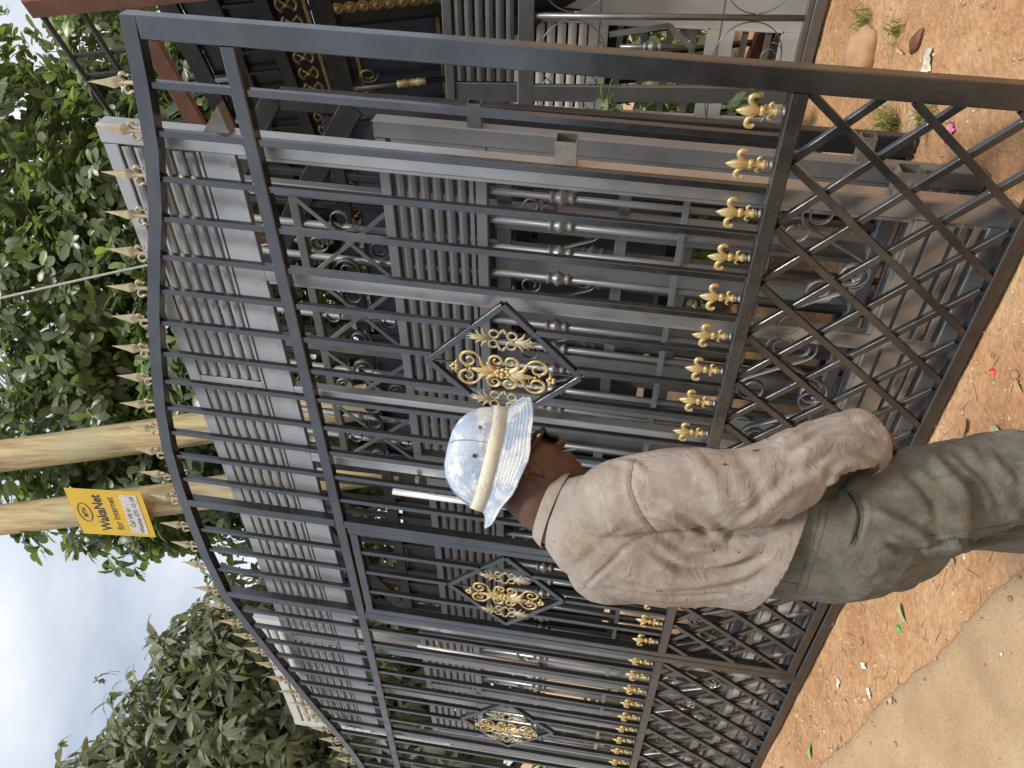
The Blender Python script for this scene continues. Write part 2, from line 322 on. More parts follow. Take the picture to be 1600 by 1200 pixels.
# ------------------------------------------------------------------ the black gate in front
ARCH = [(-0.011, 2.881), (0.205, 2.907), (0.432, 2.944), (0.69, 3.012), (0.894, 3.083), (1.187, 3.18), (1.441, 3.252), (1.768, 3.335), (2.037, 3.384), (2.332, 3.415), (2.62, 3.428), (2.95, 3.436), (3.302, 3.424), (3.57, 3.372), (3.83, 3.312), (4.125, 3.244), (4.628, 3.112), (5.043, 2.995), (5.35, 2.92), (5.564, 2.88), (5.785, 2.862)]
def arch(s): return float(np.interp(s, [a for a, _ in ARCH], [b for _, b in ARCH]))
def build_front():
    g = Gate('black_gate', 'tall black gate with arched top and gold finials standing in front of all others', 0.0)
    K = M['black']; dep = 0.05
    def arc_rail(name, h_of, hw, d, t, m):
        V = []; Fc = []
        for (s, h) in ARCH:
            for dh in (0, -hw):
                for dd in (0, t): V.append(g.P(s, h_of(s) + dh, d + dd))
        for i in range(len(ARCH) - 1):
            a = i * 4; b = a + 4
            Fc += [(a, b, b + 2, a + 2), (a + 1, a + 3, b + 3, b + 1), (a, a + 1, b + 1, b), (a + 2, b + 2, b + 3, a + 3)]
        n = (len(ARCH) - 1) * 4; Fc += [(0, 2, 3, 1), (n, n + 1, n + 3, n + 2)]
        return obj(name, me_from(name, V, Fc, m), g.e)
    arc_rail('arched_top_rail', arch, 0.052, 0.0, dep, K)
    for s0, s1 in ((-0.011, 0.063), (5.71, 5.783)):
        g.plate('stile', s0, s1, 0.0, min(arch(s0), arch(s1)) - 0.051, 0.0005, 0.052, K)
    g.rail('upper_rail', 2.55, 0.0635, 5.709, 0.05, K, dep, 0.001)
    for (s0, s1) in ((0.0635, 2.434), (3.345, 5.709)): g.rail('middle_rail', 0.8, s0, s1, 0.05, M['blackgold'], dep, 0.001)
    g.rail('bottom_rail', 0.026, 0.0635, 5.709, 0.052, K, dep, 0.0015)
    for s in (2.461, 3.317): g.plate('door_post', s - 0.0265, s + 0.0265, 0.053, 2.524, 0.001, dep, K); g.plate('arch_post', s - 0.0265, s + 0.0265, 2.576, arch(s) - 0.051, 0.001, dep, K)
    # wicket door inside the gate
    for s in (2.513, 3.264): g.plate('door_stile', s - 0.0225, s + 0.0225, 0.062, 2.513, 0.002, 0.045, K)
    for h, w in ((2.49, 0.044), (0.8, 0.05), (0.086, 0.046)): g.rail('door_rail', h, 2.5365, 3.2405, w, K, 0.044, 0.0025)
    near = [0.2125 + 0.172 * k for k in range(13)]; far = [5.772 - s for s in near][::-1]; door = [2.70, 2.888, 3.076]
    allb = near + door + far
    dia = [1.274, 2.888, 4.497]; HC = 1.687; HW = 0.318; HH = 0.312
    for s in [x + random.uniform(-0.003, 0.003) for x in allb]:
        g.bar('baluster', (s, 2.5765), (s, arch(s) - 0.053), 0.025, K, 0.025, 0.012)
        c = min(dia, key=lambda x: abs(x - s)); f = abs(s - c) / HW
        top = 2.467 if 2.54 < s < 3.23 else 2.524; bot = 0.826
        if f < 0.97:
            e = HH * (1 - f) + 0.016
            g.bar('baluster', (s, HC + e), (s, top), 0.025, K, 0.025, 0.012); g.bar('baluster', (s + 0.002, bot), (s, HC - e), 0.025, K, 0.025, 0.012)
        else: g.bar('baluster', (s, bot), (s, top), 0.025, K, 0.025, 0.012)
    WB = MB()
    for q in range(5): WB.add(*ball((-0.011 + q * 0.0055, 0.0, random.uniform(-0.0008, 0.0008)), random.uniform(0.0034, 0.0046), 6, 5))
    WB = WB.me('weld_bead', M['jet'], True)
    for s in near:
        for h in (2.524, 0.8265, 2.577): g.put('weld_bead', WB, s, h, 0.012, (0, R(random.uniform(-6, 6)), 0))
    fl = [0.1265 + 0.172 * k for k in range(14)] + [2.606, 2.794, 2.982, 3.17] + [5.772 - 0.1265 - 0.172 * k for k in range(14)][::-1]
    for i, s in enumerate(fl):
        f = g.put('fleur_de_lis', FLEUR, s, 0.818, 0.024, (R(random.uniform(-4, 4)), 0, R(random.uniform(-8, 8)))); obj('finial_collar', COLLAR, f)
    for s in [0.02] + allb + [2.461, 3.317]:
        if s < 0.1: continue
        g.put('spear_finial', SPEAR, s, arch(s) - 0.004, 0.025, (R(random.uniform(-4, 4)), R(random.uniform(-3, 3)), R(random.uniform(-14, 14))), (0.92,) * 3)
    for c in dia:
        pts = [(c - HW, HC), (c, HC + HH), (c + HW, HC), (c, HC - HH)]
        for i in range(4): g.bar('diamond_bar', pts[i], pts[(i + 1) % 4], 0.026, K, 0.027, 0.0105 + 0.0006 * (i % 2))
        g.put('scroll_ornament', CORN, c, HC, -0.006, (0, R(-4), 0))
        for s in (-0.162, 0.162): g.put('leaf_ornament', SORN, c + s, HC, 0.002, (0, R(-4), 0))
        g.bar('ornament_tie', (c, HC + 0.2), (c, HC + HH - 0.014), 0.008, K, 0.008, 0.02); g.bar('ornament_tie', (c, HC - HH + 0.014), (c, HC - 0.2), 0.008, K, 0.008, 0.02)
    # lattice at the foot
    for (a, b, first, pitch, h0, h1) in ((0.064, 2.434, 0.287, 0.228, 0.053, 0.774), (2.537, 3.24, 2.745, 0.205, 0.11, 0.774), (3.345, 5.709, 3.574, 0.207, 0.053, 0.774)):
        for sg, dd, sl_ in ((1, 0.0035, 1.28), (-1, 0.026, 0.97)):
            dx = (h1 - h0) / sl_
            for k in range(-6, 16):
                x0 = first + pitch * k; x1 = x0 + sg * dx          # top point, bottom point
                t0, t1 = 0.0, 1.0
                for lim, sign in ((a, 1), (b, -1)):
                    f0 = (x0 - lim) * sign; f1 = (x1 - lim) * sign
                    if f0 < 0 and f1 < 0: t1 = -1
                    elif f0 < 0: t0 = max(t0, f0 / (f0 - f1))
                    elif f1 < 0: t1 = min(t1, f0 / (f0 - f1))
                if t1 - t0 < 0.06: continue
                A = (x0 + (x1 - x0) * t0, h1 + (h0 - h1) * t0); B = (x0 + (x1 - x0) * t1, h1 + (h0 - h1) * t1)
                g.bar('lattice_bar', A, B, 0.025, K, 0.022, dd)
    return g
build_front()

# ------------------------------------------------------------------ tube bars with turned collars
KNUCK = MB().add(*lathe([(0.0165, -0.05), (0.024, -0.046), (0.024, -0.036), (0.0185, -0.03), (0.021, -0.018), (0.033, -0.004), (0.033, 0.006), (0.021, 0.02), (0.0185, 0.03), (0.024, 0.036), (0.024, 0.046), (0.0165, 0.05)], 12)).me('turned_collar', M['mgrey'], True)
def stub(g, s, h, d, w, hh, L_, m, toward=True):
    """open box-section hinge stub pointing out along the row"""
    o = 0.003; mb = MB()
    for (x0, x1, z0, z1) in ((-w / 2, w / 2, hh / 2 - o, hh / 2), (-w / 2, w / 2, -hh / 2, -hh / 2 + o), (-w / 2, -w / 2 + o, -hh / 2 + o, hh / 2 - o), (w / 2 - o, w / 2, -hh / 2 + o, hh / 2 - o)):
        V = [(x, y, z) for x in (0, -L_) for y in (x0, x1) for z in (z0, z1)]
        mb.add(V, [(0, 1, 3, 2), (4, 6, 7, 5), (0, 4, 5, 1), (2, 3, 7, 6), (0, 2, 6, 4), (1, 5, 7, 3)])
    return g.put('hinge_stub', mb.me('hinge_stub', m), s, h, d)

# ------------------------------------------------------------------ second gate: tall grey with louvred crown
def build_second():
    g = Gate('louvred_gate', 'tall light grey louvred gate with steel pull handles directly behind the black gate', 0.10)
    G = M['grey']; st = 0.07
    top, pl = 3.16, 2.655
    for s in (0.445, 1.0, 1.635, 2.08, 3.53, 3.9, 4.45, 5.1):
        w = 0.075 if s in (0.445, 5.1) else 0.056
        g.plate('stile', s - w / 2, s + w / 2, 0.0, top if s in (0.445, 5.1) else pl - 0.001, 0.0 if s in (0.445, 5.1) else 0.004, 0.075 if s == 0.445 else 0.05, G)
        if s in (0.445, 1.0, 3.9): g.plate('stile_bead', s + w / 2 + 0.001, s + w / 2 + 0.016, 0.06, 2.65, 0.012, 0.03, G)
    g.rail('top_rail', top - 0.03, 0.483, 5.062, 0.058, G, 0.05, 0.002)
    for h, w in ((pl + 0.016, 0.03), (2.735, 0.115), (2.8, 0.012)):
        g.rail('panel_rail', h, 0.483, 5.062, w, G, 0.03 if w < 0.1 else 0.016, 0.006 if w < 0.1 else 0.012)
    for a, b in ((0.49, 1.60), (1.67, 2.6), (2.62, 3.86), (3.94, 5.06)): g.slats(a, b, 2.81, 3.105, 6, G, 0.03)
    for s in (1.635, 2.61, 3.9): g.plate('panel_mullion', s - 0.03, s + 0.03, 2.807, 3.1, 0.004, 0.03, G)
    for s0, s1 in ((0.483, 0.97), (1.03, 1.6), (2.11, 3.5), (3.56, 3.87), (3.93, 4.42), (4.48, 5.06)):
        m = max(1, round((s1 - s0) / 0.5)); w = (s1 - s0) / m
        for k in range(m):
            c = s0 + w * (k + 0.5)
            for sg in (1, -1): g.put('scroll', sscroll_me(0.06, 0.26, G), c + sg * w * 0.24, 0.52, 0.016, (0, R(28 * sg), 0), (sg, 1, 1))
    for s0, s1 in ((0.483, 0.97), (1.03, 1.6), (2.11, 3.5), (3.56, 3.87)): g.rail('cross_rail', 0.3, s0, s1, 0.03, G, 0.03, 0.012)
    # moulded foot panel
    for h, w, d, t in ((0.035, 0.07, 0.0, 0.045), (0.1, 0.022, 0.006, 0.03), (0.14, 0.022, 0.006, 0.03), (0.2, 0.07, 0.012, 0.02), (0.275, 0.05, 0.003, 0.04)):
        g.rail('foot_moulding', h, 0.483, 5.062, w, G, t, d)
    # handles
    for s, h0, h1 in ((2.185, 1.42, 2.235), (3.672, 1.49, 2.235)):
        hnd = g.tub('pull_handle', (s, h0), (s, h1), 0.0165, M['handle'], -0.055, 12)
        for hh in (h0 + 0.12, h1 - 0.12): g.bar('handle_mount', (s - 0.085, hh), (s, hh), 0.02, M['raw'], 0.02, -0.03)
    for h in (1.47, 0.36): stub(g, 0.405, h, 0.04, 0.075, 0.075, 0.085, M['raw'])
    v = [(0, 0, 0), (-0.1, 0, 0.02), (0, 0, 0.1), (0, -0.05, 0), (-0.1, -0.05, 0.02), (0, -0.05, 0.1)]
    g.put('hinge_gusset', me_from('hinge_gusset', v, [(0, 2, 1), (3, 4, 5), (0, 1, 4, 3), (1, 2, 5, 4), (0, 3, 5, 2)], M['raw']), 0.405, 2.66, 0.012)
    return g
build_second()

# ------------------------------------------------------------------ third row: lower dark grey gates with louvred top
def build_low(name, label, s0, s1, off, top=2.17, m=None, mull=(), T=0.149, stubs=True, group=None, foot=True, npan=6):
    g = Gate(name, label, off, T, group=group); G = m or M['dgrey']
    for s in (s0 + 0.035, s1 - 0.035): g.plate('stile', s - 0.035, s + 0.035, 0.0, top, 0.0, 0.06, G)
    g.plate('stile_bead', s0 + 0.071, s0 + 0.086, 0.08, top - 0.06, 0.01, 0.03, G)
    g.rail('top_rail', top - 0.022, s0 + 0.071, s1 - 0.071, 0.042, G, 0.055, 0.003); g.rail('panel_rail', top - 0.4, s0 + 0.071, s1 - 0.071, 0.045, G, 0.04, 0.004); g.rail('panel_bead', top - 0.36, s0 + 0.071, s1 - 0.071, 0.018, G, 0.02, 0.008)
    cuts = [s0 + 0.071] + sorted(mull) + [s1 - 0.071]
    for s in mull: g.plate('mullion', s - 0.03, s + 0.03, 0.05, top - 0.045, 0.004, 0.04, G)
    for a, b in zip(cuts[:-1], cuts[1:]):
        g.slats(a + 0.035, b - 0.035, top - 0.345, top - 0.05, npan, G, 0.04)
        n = max(2, round((b - a) / 0.13))
        for k in range(n):
            s = a + (b - a) * (k + 0.5) / n
            g.tub('bar', (s, 0.3), (s, top - 0.425), 0.0145, G, 0.03); g.put('turned_collar', KNUCK, s, 1.46 - (top < 2.1) * 0.2, 0.03)
        g.rail('cross_rail', 0.99, a + 0.03, b - 0.03, 0.025, G, 0.012, 0.006)
        for sg in (1, -1): g.put('scroll', sscroll_me(0.07, 0.26, G), (a + b) / 2 + sg * (b - a) * 0.22, 0.5, 0.018, (0, R(30 * sg), 0), (sg, 1, 1))
        for dx in (-0.3, 0.0, 0.3): g.put('scroll', scroll_me(0.05, G), (a + b) / 2 + dx * (b - a), 1.58, 0.06, (0, R(random.uniform(0, 360)), 0))
    if foot:
        for h, w, d, t in ((0.04, 0.08, 0.0, 0.05), (0.11, 0.025, 0.006, 0.03), (0.155, 0.025, 0.006, 0.03), (0.205, 0.025, 0.006, 0.03), (0.27, 0.055, 0.003, 0.045)): g.rail('foot_moulding', h, s0 + 0.071, s1 - 0.071, w, G, t, d)
    if stubs:
        for h in (1.79, 0.42): stub(g, s0, h, 0.03, 0.05, 0.05, 0.09, M['dgrey'] if h > 1 else M['raw'])
    return g
build_low('panel_gate', 'dark grey gate with louvred head panel and box hinges, second behind the black gate', 0.40, 2.28, 0.33, mull=(1.72,), m=M['mgrey'])
build_low('panel_gate', 'grey gate with louvred head panel standing behind the wicket door', 2.42, 3.95, 0.36, top=2.12, mull=(3.2,), stubs=False)
build_low('panel_gate', 'grey gate with round bars and scrolls behind the far leaf of the black gate', 4.05, 5.6, 0.36, top=2.3, m=M['grey'], mull=(4.8,), stubs=False)
def build_scroll_gate():
    g = Gate('scrollwork_gate', 'grey gate of round bars with scrolls and cross braces above the louvred head panel', 0.55); G = M['mgrey']
    s0, s1 = 0.85, 2.55
    for s in (s0, s1, 1.72): g.plate('stile', s - 0.03, s + 0.03, 0, 2.95, 0, 0.05, G)
    for h in (2.92, 2.62, 2.15, 0.9, 0.05): g.rail('cross_rail', h, s0 + 0.031, s1 - 0.031, 0.04, G, 0.04, 0.004)
    for k, s in enumerate((1.02, 1.19, 1.36, 1.53, 1.88, 2.05, 2.22, 2.39)):
        g.tub('bar', (s, 0.08), (s, 2.9), 0.0165, G, 0.025); g.put('turned_collar', KNUCK, s, 1.3, 0.025)
    for a, b in ((0.88, 1.28), (1.28, 1.69), (1.75, 2.13), (2.13, 2.52)):
        c = (a + b) / 2
        g.bar('brace', (a, 2.6), (b, 2.17), 0.02, G, 0.006, -0.012); g.bar('brace', (b, 2.6), (a, 2.17), 0.02, G, 0.006, -0.019)
        for (dx, hh, rr) in ((-0.13, 2.4, 0.06), (0.13, 2.4, 0.06), (0.0, 2.52, 0.05), (0.0, 2.24, 0.05)):
            g.put('scroll', scroll_me(rr, G, 1.35, 0.03), c + dx, hh, -0.03, (0, R(random.uniform(0, 360)), 0))
build_scroll_gate()
def build_plain():
    g = Gate('flat_stile_gate', 'plain grey gate of wide flat uprights between the head panel gate and the scrollwork gate', 0.45); G = M['mgrey']; s0, s1 = 0.52, 2.4
    for k, s in enumerate((0.56, 0.83, 1.06, 1.33, 1.56, 1.83, 2.06, 2.36)): g.plate('upright', s - 0.045 - 0.012 * (k % 2), s + 0.045, 0.0, 1.72, 0.0, 0.04, G if k % 3 else M['dgrey'])
    for h, w in ((1.69, 0.06), (1.2, 0.05), (0.62, 0.06), (0.05, 0.08)): g.rail('cross_rail', h, s0, s1, w, G, 0.03, 0.041)
    for k in range(7): g.put('scroll', sscroll_me(0.05, 0.22, M['dgrey']), 0.69 + k * 0.25, 1.42, 0.02, (0, R(20), 0))
build_plain()

# pale louvred gate far along the row
def build_pale():
    g = Gate('pale_louvred_gate', 'pale cream louvred gate top rising behind the far end of the black arch', 0.42)
    m = M['pale']; s0, s1 = 4.35, 5.98
    for s in (s0, s1): g.plate('stile', s - 0.04, s + 0.04, 0, 3.56, 0, 0.05, m)
    g.rail('top_rail', 3.52, s0 + 0.041, s1 - 0.041, 0.078, m, 0.048, 0.001); g.rail('cross_rail', 2.9, s0 + 0.041, s1 - 0.041, 0.07, m, 0.048, 0.001); g.rail('foot_rail', 0.06, s0 + 0.041, s1 - 0.041, 0.1, m, 0.048, 0.001)
    g.slats(s0 + 0.042, s1 - 0.042, 2.94, 3.48, 8, m, 0.03)
    g.rail('cross_rail', 2.2, s0 + 0.041, s1 - 0.041, 0.05, m, 0.04, 0.003)
    for k in range(7): s = s0 + 0.2 + k * 0.2; g.tub('bar', (s, 0.11), (s, 2.17), 0.013, m, 0.025)
build_pale()

# black gate with its own arch, behind the grey ones
def build_dark_arch():
    g = Gate('black_arched_gate', 'black gate with wide curved rails behind the middle of the grey louvred gate', 0.85, 0.12)
    m = M['jet']; pts = [(0.55, 2.7), (1.0, 3.0), (1.5, 3.3), (2.2, 3.5), (2.9, 3.5), (3.5, 3.36), (4.0, 3.12), (4.5, 2.82)]
    for off_, w in ((0.0, 0.085), (-0.36, 0.1)):
        for (a, b) in zip(pts[:-1], pts[1:]): g.bar('curved_rail', (a[0], a[1] + off_), (b[0], b[1] + off_), w, m, 0.04, 0.0)
    g.plate('stile', 0.5, 0.59, 0, 2.66, 0.005, 0.05, m); g.plate('stile', 4.46, 4.55, 0, 2.75, 0.005, 0.05, m); g.plate('meeting_stile', 2.86, 2.94, 0, 3.45, 0.005, 0.05, m)
    for h in (2.45, 1.6, 0.9, 0.05): g.rail('cross_rail', h, 0.6, 4.45, 0.07, m, 0.04, 0.002)
    for k in range(24):
        s = 0.73 + k * 0.155
        if abs(s - 2.9) < 0.06: continue
        ht = float(np.interp(s, [p[0] for p in pts], [p[1] for p in pts])) - 0.04
        g.bar('bar', (s, 0.09), (s, ht), 0.03, m, 0.03, 0.008)
    g.plate('sheet_panel', 0.62, 2.84, 1.66, 2.4, 0.03, 0.004, M['navy']); g.plate('sheet_panel', 0.62, 2.84, 0.96, 1.55, 0.03, 0.004, M['dgrey']); g.plate('sheet_panel', 2.96, 4.4, 0.96, 1.55, 0.03, 0.004, M['navy']); g.plate('sheet_panel', 2.96, 4.4, 1.66, 2.4, 0.03, 0.004, M['jet'])
build_dark_arch()

# ------------------------------------------------------------------ gates standing further back
def build_ring_gate():
    g = Gate('ring_work_gate', 'dark grey gate with thin ring work standing apart behind the leaning stack', 2.18, 0.03, shear=0.0)
    G = M['dgrey']; s0, s1 = -0.6, 1.3
    for s in (s0, s1): g.plate('stile', s - 0.035, s + 0.035, 0, 2.03, 0, 0.05, G)
    for h, w in ((2.0, 0.05), (1.575, 0.085)): g.rail('rail', h, s0 + 0.036, s1 - 0.036, w, G, 0.045, 0.002)
    g.rail('foot_rail', 0.035, s0 + 0.036, s1 - 0.036, 0.06, G, 0.05, 0.002); g.rail('foot_bead', 0.083, s0 + 0.036, s1 - 0.036, 0.03, G, 0.03, 0.01)
    for a, b in ((-0.56, 0.2), (0.24, 0.80), (0.93, 1.26)): g.slats(a, b, 1.63, 1.965, 6, G, 0.03)
    for s in (0.22, 0.865): g.plate('stile', s - 0.045 + (s < 0.5) * 0.025, s + 0.045 - (s < 0.5) * 0.025, 0.1, 1.53, 0.004, 0.04, G)
    g.plate('panel_mullion', 0.81, 0.92, 1.62, 1.97, 0.01, 0.03, G)
    for s in (-0.15, 0.455, 1.12): g.tub('bar', (s, 0.1), (s, 1.53), 0.0165, G, 0.025)
    for s in (0.61, 0.0, -0.4):
        g.tub('short_bar', (s, 0.72), (s, 1.06), 0.013, G, 0.025); g.put('turned_collar', KNUCK, s, 0.885, 0.025)
    for s in (0.455, -0.15, 1.12):
        for h, rr in ((1.32, 0.185), (0.36, 0.185)):
            for sg in (1, -1):
                v, f = ribbon(spiral((sg * (rr + 0.02), 0), rr, rr, 0, 2 * math.pi, 40), 0.012, 0.0035); g.put('ring', me_from('ring', v, f, G, True), s, h, 0.025)
        for h in (1.2, 0.24):
            for sg in (1, -1): g.put('scroll', scroll_me(0.075, G, 1.2, 0.012), s + sg * 0.2, h, 0.025, (0, R(90 * sg), 0))
    g.bar('brace', (0.56, 1.12), (0.51, 0.80), 0.03, M['grey'], 0.008, 0.06); g.bar('brace', (0.51, 0.8), (0.63, 0.66), 0.03, M['grey'], 0.008, 0.06)
build_ring_gate()
def build_sheet_door():
    g = Gate('sheet_metal_door', 'pale grey sheet door with two grille openings behind the ring work gate', 2.42, 0.15, shear=0.0, cat='door'); m = M['pale']; s0, s1, a, b, top = 0.12, 1.3, 0.6, 1.1, 1.66
    g.plate('door_sheet', s0, a - 0.001, 0, top, 0, 0.03, m); g.plate('door_sheet', b + 0.001, s1, 0, top, 0, 0.03, m)
    for h0, h1 in ((0.0, 0.12), (0.38, 0.53), (1.09, 1.2), (top - 0.08, top)): g.plate('door_sheet', a, b, h0, h1, 0.0, 0.03, m)
    g.slats(a, b, 1.2, top - 0.085, 6, m, 0.03)
    for h0, h1, n in ((0.12, 0.38, 2), (0.53, 1.09, 4)):
        for k in range(n): h = h0 + (h1 - h0) * (k + 0.5) / n; g.rail('grille_bar', h, a, b, 0.035, M['grey'], 0.01, 0.032)
        g.plate('opening_lip', a - 0.012, a, h0, h1, -0.005, 0.01, m); g.plate('opening_lip', b, b + 0.012, h0, h1, -0.005, 0.01, m)
    for h in (0.46, 1.14): g.rail('panel_crease', h, s0 + 0.02, s1 - 0.02, 0.006, M['mgrey'], 0.003, -0.002)
    for s_ in (s0 + 0.03, s1 - 0.1): g.plate('edge_bead', s_, s_ + 0.008, 0.03, top - 0.03, -0.004, 0.004, m)
    g.tub('bolt', (a - 0.06, 1.1), (a - 0.06, 1.2), 0.009, m, -0.008)
build_sheet_door()

def frame_of(base, D, T):
    D = Vector((D[0], D[1], 0)).normalized(); N = Vector((D.y, -D.x, 0)); Z = (N * T + Vector((0, 0, 1))).normalized(); Y = Z.cross(D)
    m = Matrix((D, Y, Z)).transposed().to_4x4(); m.translation = Vector((base[0], base[1], 0)); return m
ROSE = MB()
ROSE.add(*lathe([(0.033, 0), (0.034, 0.006), (0.028, 0.012), (0.026, 0.009), (0.019, 0.008), (0.017, 0.014), (0.01, 0.021), (0.001, 0.023)], 18, (0, 1, 0)))
for k in range(18):
    a = k * math.pi / 9; ROSE.add(*ball((0.035 * math.cos(a), 0.004, 0.035 * math.sin(a)), 0.005, 5, 4))
ROSE = ROSE.me('rosette', M['oldgold'], True)
LINK = MB(); v_, f_ = tube(spiral((0, 0.0), 0.055, 0.055, R(35), R(145), 12), 0.008, 6); LINK.add(v_, f_); LINK.add([(p[0], p[1], -p[2]) for p in v_], [f[::-1] for f in f_])
v2 = [(p[2], p[1], p[0]) for p in v_]
LINK.add(*tube([(-0.03, 0.004, 0.03), (0.03, 0.004, -0.03)], 0.006, 6)); LINK.add(*tube([(-0.03, -0.004, -0.03), (0.03, -0.004, 0.03)], 0.006, 6)); LINK.add(*ball((0, 0.006, 0), 0.014, 8, 6))
LINK = LINK.me('chain_ornament', M['oldgold'], True)
GKNOB = MB().add(*lathe([(0.017, -0.09), (0.022, -0.085), (0.018, -0.06), (0.026, -0.035), (0.017, -0.025), (0.024, 0.0), (0.017, 0.02), (0.027, 0.035), (0.02, 0.06), (0.023, 0.085), (0.017, 0.09)], 12)).me('gilded_knuckle', M['gold'], True)
def build_black_gold():
    g = Gate('black_and_gold_gate', 'black panelled gate with dull gold rosettes and interlaced band, behind the grey stack', 0, shear=0.0); g.e.matrix_world = frame_of((2.3, 4.5), (-0.36, 0.93), -0.14); g.k = math.sqrt(1 + 0.14 ** 2)
    K = M['jet']; s0, s1 = -0.75, 2.6
    for s in (s0, s1): g.plate('stile', s - 0.05, s + 0.05, 0, 3.5, 0, 0.06, K)
    for h, w in ((3.45, 0.1), (3.25, 0.12), (2.98, 0.07), (2.68, 0.12), (1.95, 0.1), (0.06, 0.12), (1.0, 0.1)): g.rail('rail', h, s0 + 0.051, s1 - 0.051, w, K, 0.05, 0.003)
    g.rail('gold_bead', 2.765, s0 + 0.051, s1 - 0.051, 0.016, M['oldgold'], 0.02, -0.004)
    for k in range(26): g.put('chain_ornament', LINK, s0 + 0.12 + k * 0.125, 2.86, 0.02)
    for s in (-0.2, 0.95, 2.1):
        g.plate('gold_strip_backing', s - 0.05, s + 0.05, 2.0, 2.62, 0.02, 0.02, K)
        for k in range(9): g.put('rosette', ROSE, s, 2.04 + k * 0.07, 0.018)
    g.plate('sheet_panel', s0 + 0.06, s1 - 0.06, 2.0, 2.63, 0.045, 0.005, M['jet'])
    g.plate('sheet_panel', s0 + 0.06, s1 - 0.06, 2.75, 3.4, 0.056, 0.005, M['jet'])
    g.plate('inset_panel', -0.05, 0.72, 2.08, 2.55, 0.03, 0.012, M['navy'])
    for h in (2.07, 2.56): g.rail('gold_bead', h, -0.05, 0.72, 0.02, M['oldgold'], 0.02, 0.018)
    for s in (0.37, 0.62, 1.3, 1.6):
        g.tub('bar', (s, 2.0), (s, 2.62), 0.017, K, -0.02); g.put('gilded_knuckle', GKNOB, s, 2.27, -0.02)
        for sg in (1, -1): g.put('scroll', scroll_me(0.06, M['oldgold']), s + sg * 0.09, 2.52, -0.01, (0, R(90 + 90 * sg), 0))
    for k in range(20): s = s0 + 0.15 + k * 0.16; g.bar('bar', (s, 3.02), (s, 3.19), 0.02, K, 0.02, 0.012)
    for k in range(9): s = s0 + 0.25 + k * 0.36; g.bar('bar', (s, 3.31), (s, 3.4), 0.03, M['grey'], 0.03, 0.01)
    for k in range(16): s = s0 + 0.15 + k * 0.2; g.bar('bar', (s, 0.12), (s, 1.9), 0.03, K, 0.03, 0.012)
    g.plate('sheet_panel', s0 + 0.06, s1 - 0.06, 1.05, 1.9, 0.045, 0.005, M['navy'])
build_black_gold()
def build_rusty():
    g = Gate('rusty_frame_gate', 'unpainted rusty brown gate frame with thin black rods, rising above the black and gold gate', 0, shear=0.0); g.e.matrix_world = frame_of((2.28, 4.47), (-0.36, 0.93), -0.14); g.k = 1.01
    m = M['rust']; s0, s1 = -0.5, 1.9
    for s in (s0 + 0.1, s1): g.plate('stile', s - 0.055, s + 0.055, 0, 4.1, 0, 0.06, m)
    g.rail('rail', 3.62, s0 + 0.156, s1 - 0.056, 0.1, m, 0.05, 0.004); g.rail('foot_rail', 0.08, s0 + 0.156, s1 - 0.056, 0.1, m, 0.05, 0.004)
    for h in (4.06, 3.86): g.tub('rod', (s0 + 0.156, h), (s1 - 0.056, h), 0.016, M['jet'], 0.02)
    for s in (-0.05, 0.1, 0.55, 0.95, 1.4): g.bar('spacer', (s, 3.68), (s, 4.05), 0.022, M['jet'], 0.02, 0.03)
    for k in range(5): s = -0.15 + k * 0.42; g.bar('bar', (s, 0.14), (s, 3.56), 0.025, M['jet'], 0.025, 0.09)
build_rusty()

# ------------------------------------------------------------------ utility poles, notice, cable
def wood_mat():
    m = bpy.data.materials.new('weathered_pole_wood'); m.use_nodes = True; nt = m.node_tree; b = nt.nodes['Principled BSDF']; l = nt.links.new
    t = nd(nt, 'ShaderNodeTexCoord'); mp_ = nd(nt, 'ShaderNodeMapping'); mp_.inputs['Scale'].default_value = (14, 14, 0.9); l(t.outputs['Object'], mp_.inputs['Vector'])
    n = nd(nt, 'ShaderNodeTexNoise', Scale=1.6, Detail=8, Roughness=0.65); l(mp_.outputs['Vector'], n.inputs['Vector'])
    r = ramp(nt, [(0.25, (0.13, 0.10, 0.065)), (0.42, (0.32, 0.25, 0.15)), (0.6, (0.56, 0.45, 0.22)), (0.78, (0.38, 0.36, 0.23))]); l(n.outputs['Fac'], r.inputs['Fac'])
    n2 = nd(nt, 'ShaderNodeTexNoise', Scale=1.5, Detail=3); l(t.outputs['Object'], n2.inputs['Vector']); r2 = ramp(nt, [(0.52, 0.0), (0.7, 0.55)]); l(n2.outputs['Fac'], r2.inputs['Fac'])
    mxn = nd(nt, 'ShaderNodeMixRGB'); l(r2.outputs['Color'], mxn.inputs['Fac']); l(r.outputs['Color'], mxn.inputs['Color1']); mxn.inputs['Color2'].default_value = (0.36, 0.38, 0.24, 1); l(mxn.outputs['Color'], b.inputs['Base Color'])
    b.inputs['Roughness'].default_value = 0.75
    bp = nd(nt, 'ShaderNodeBump', Strength=0.35, Distance=0.02); l(n.outputs['Fac'], bp.inputs['Height']); l(bp.outputs['Normal'], b.inputs['Normal'])
    return m
M['wood'] = wood_mat()
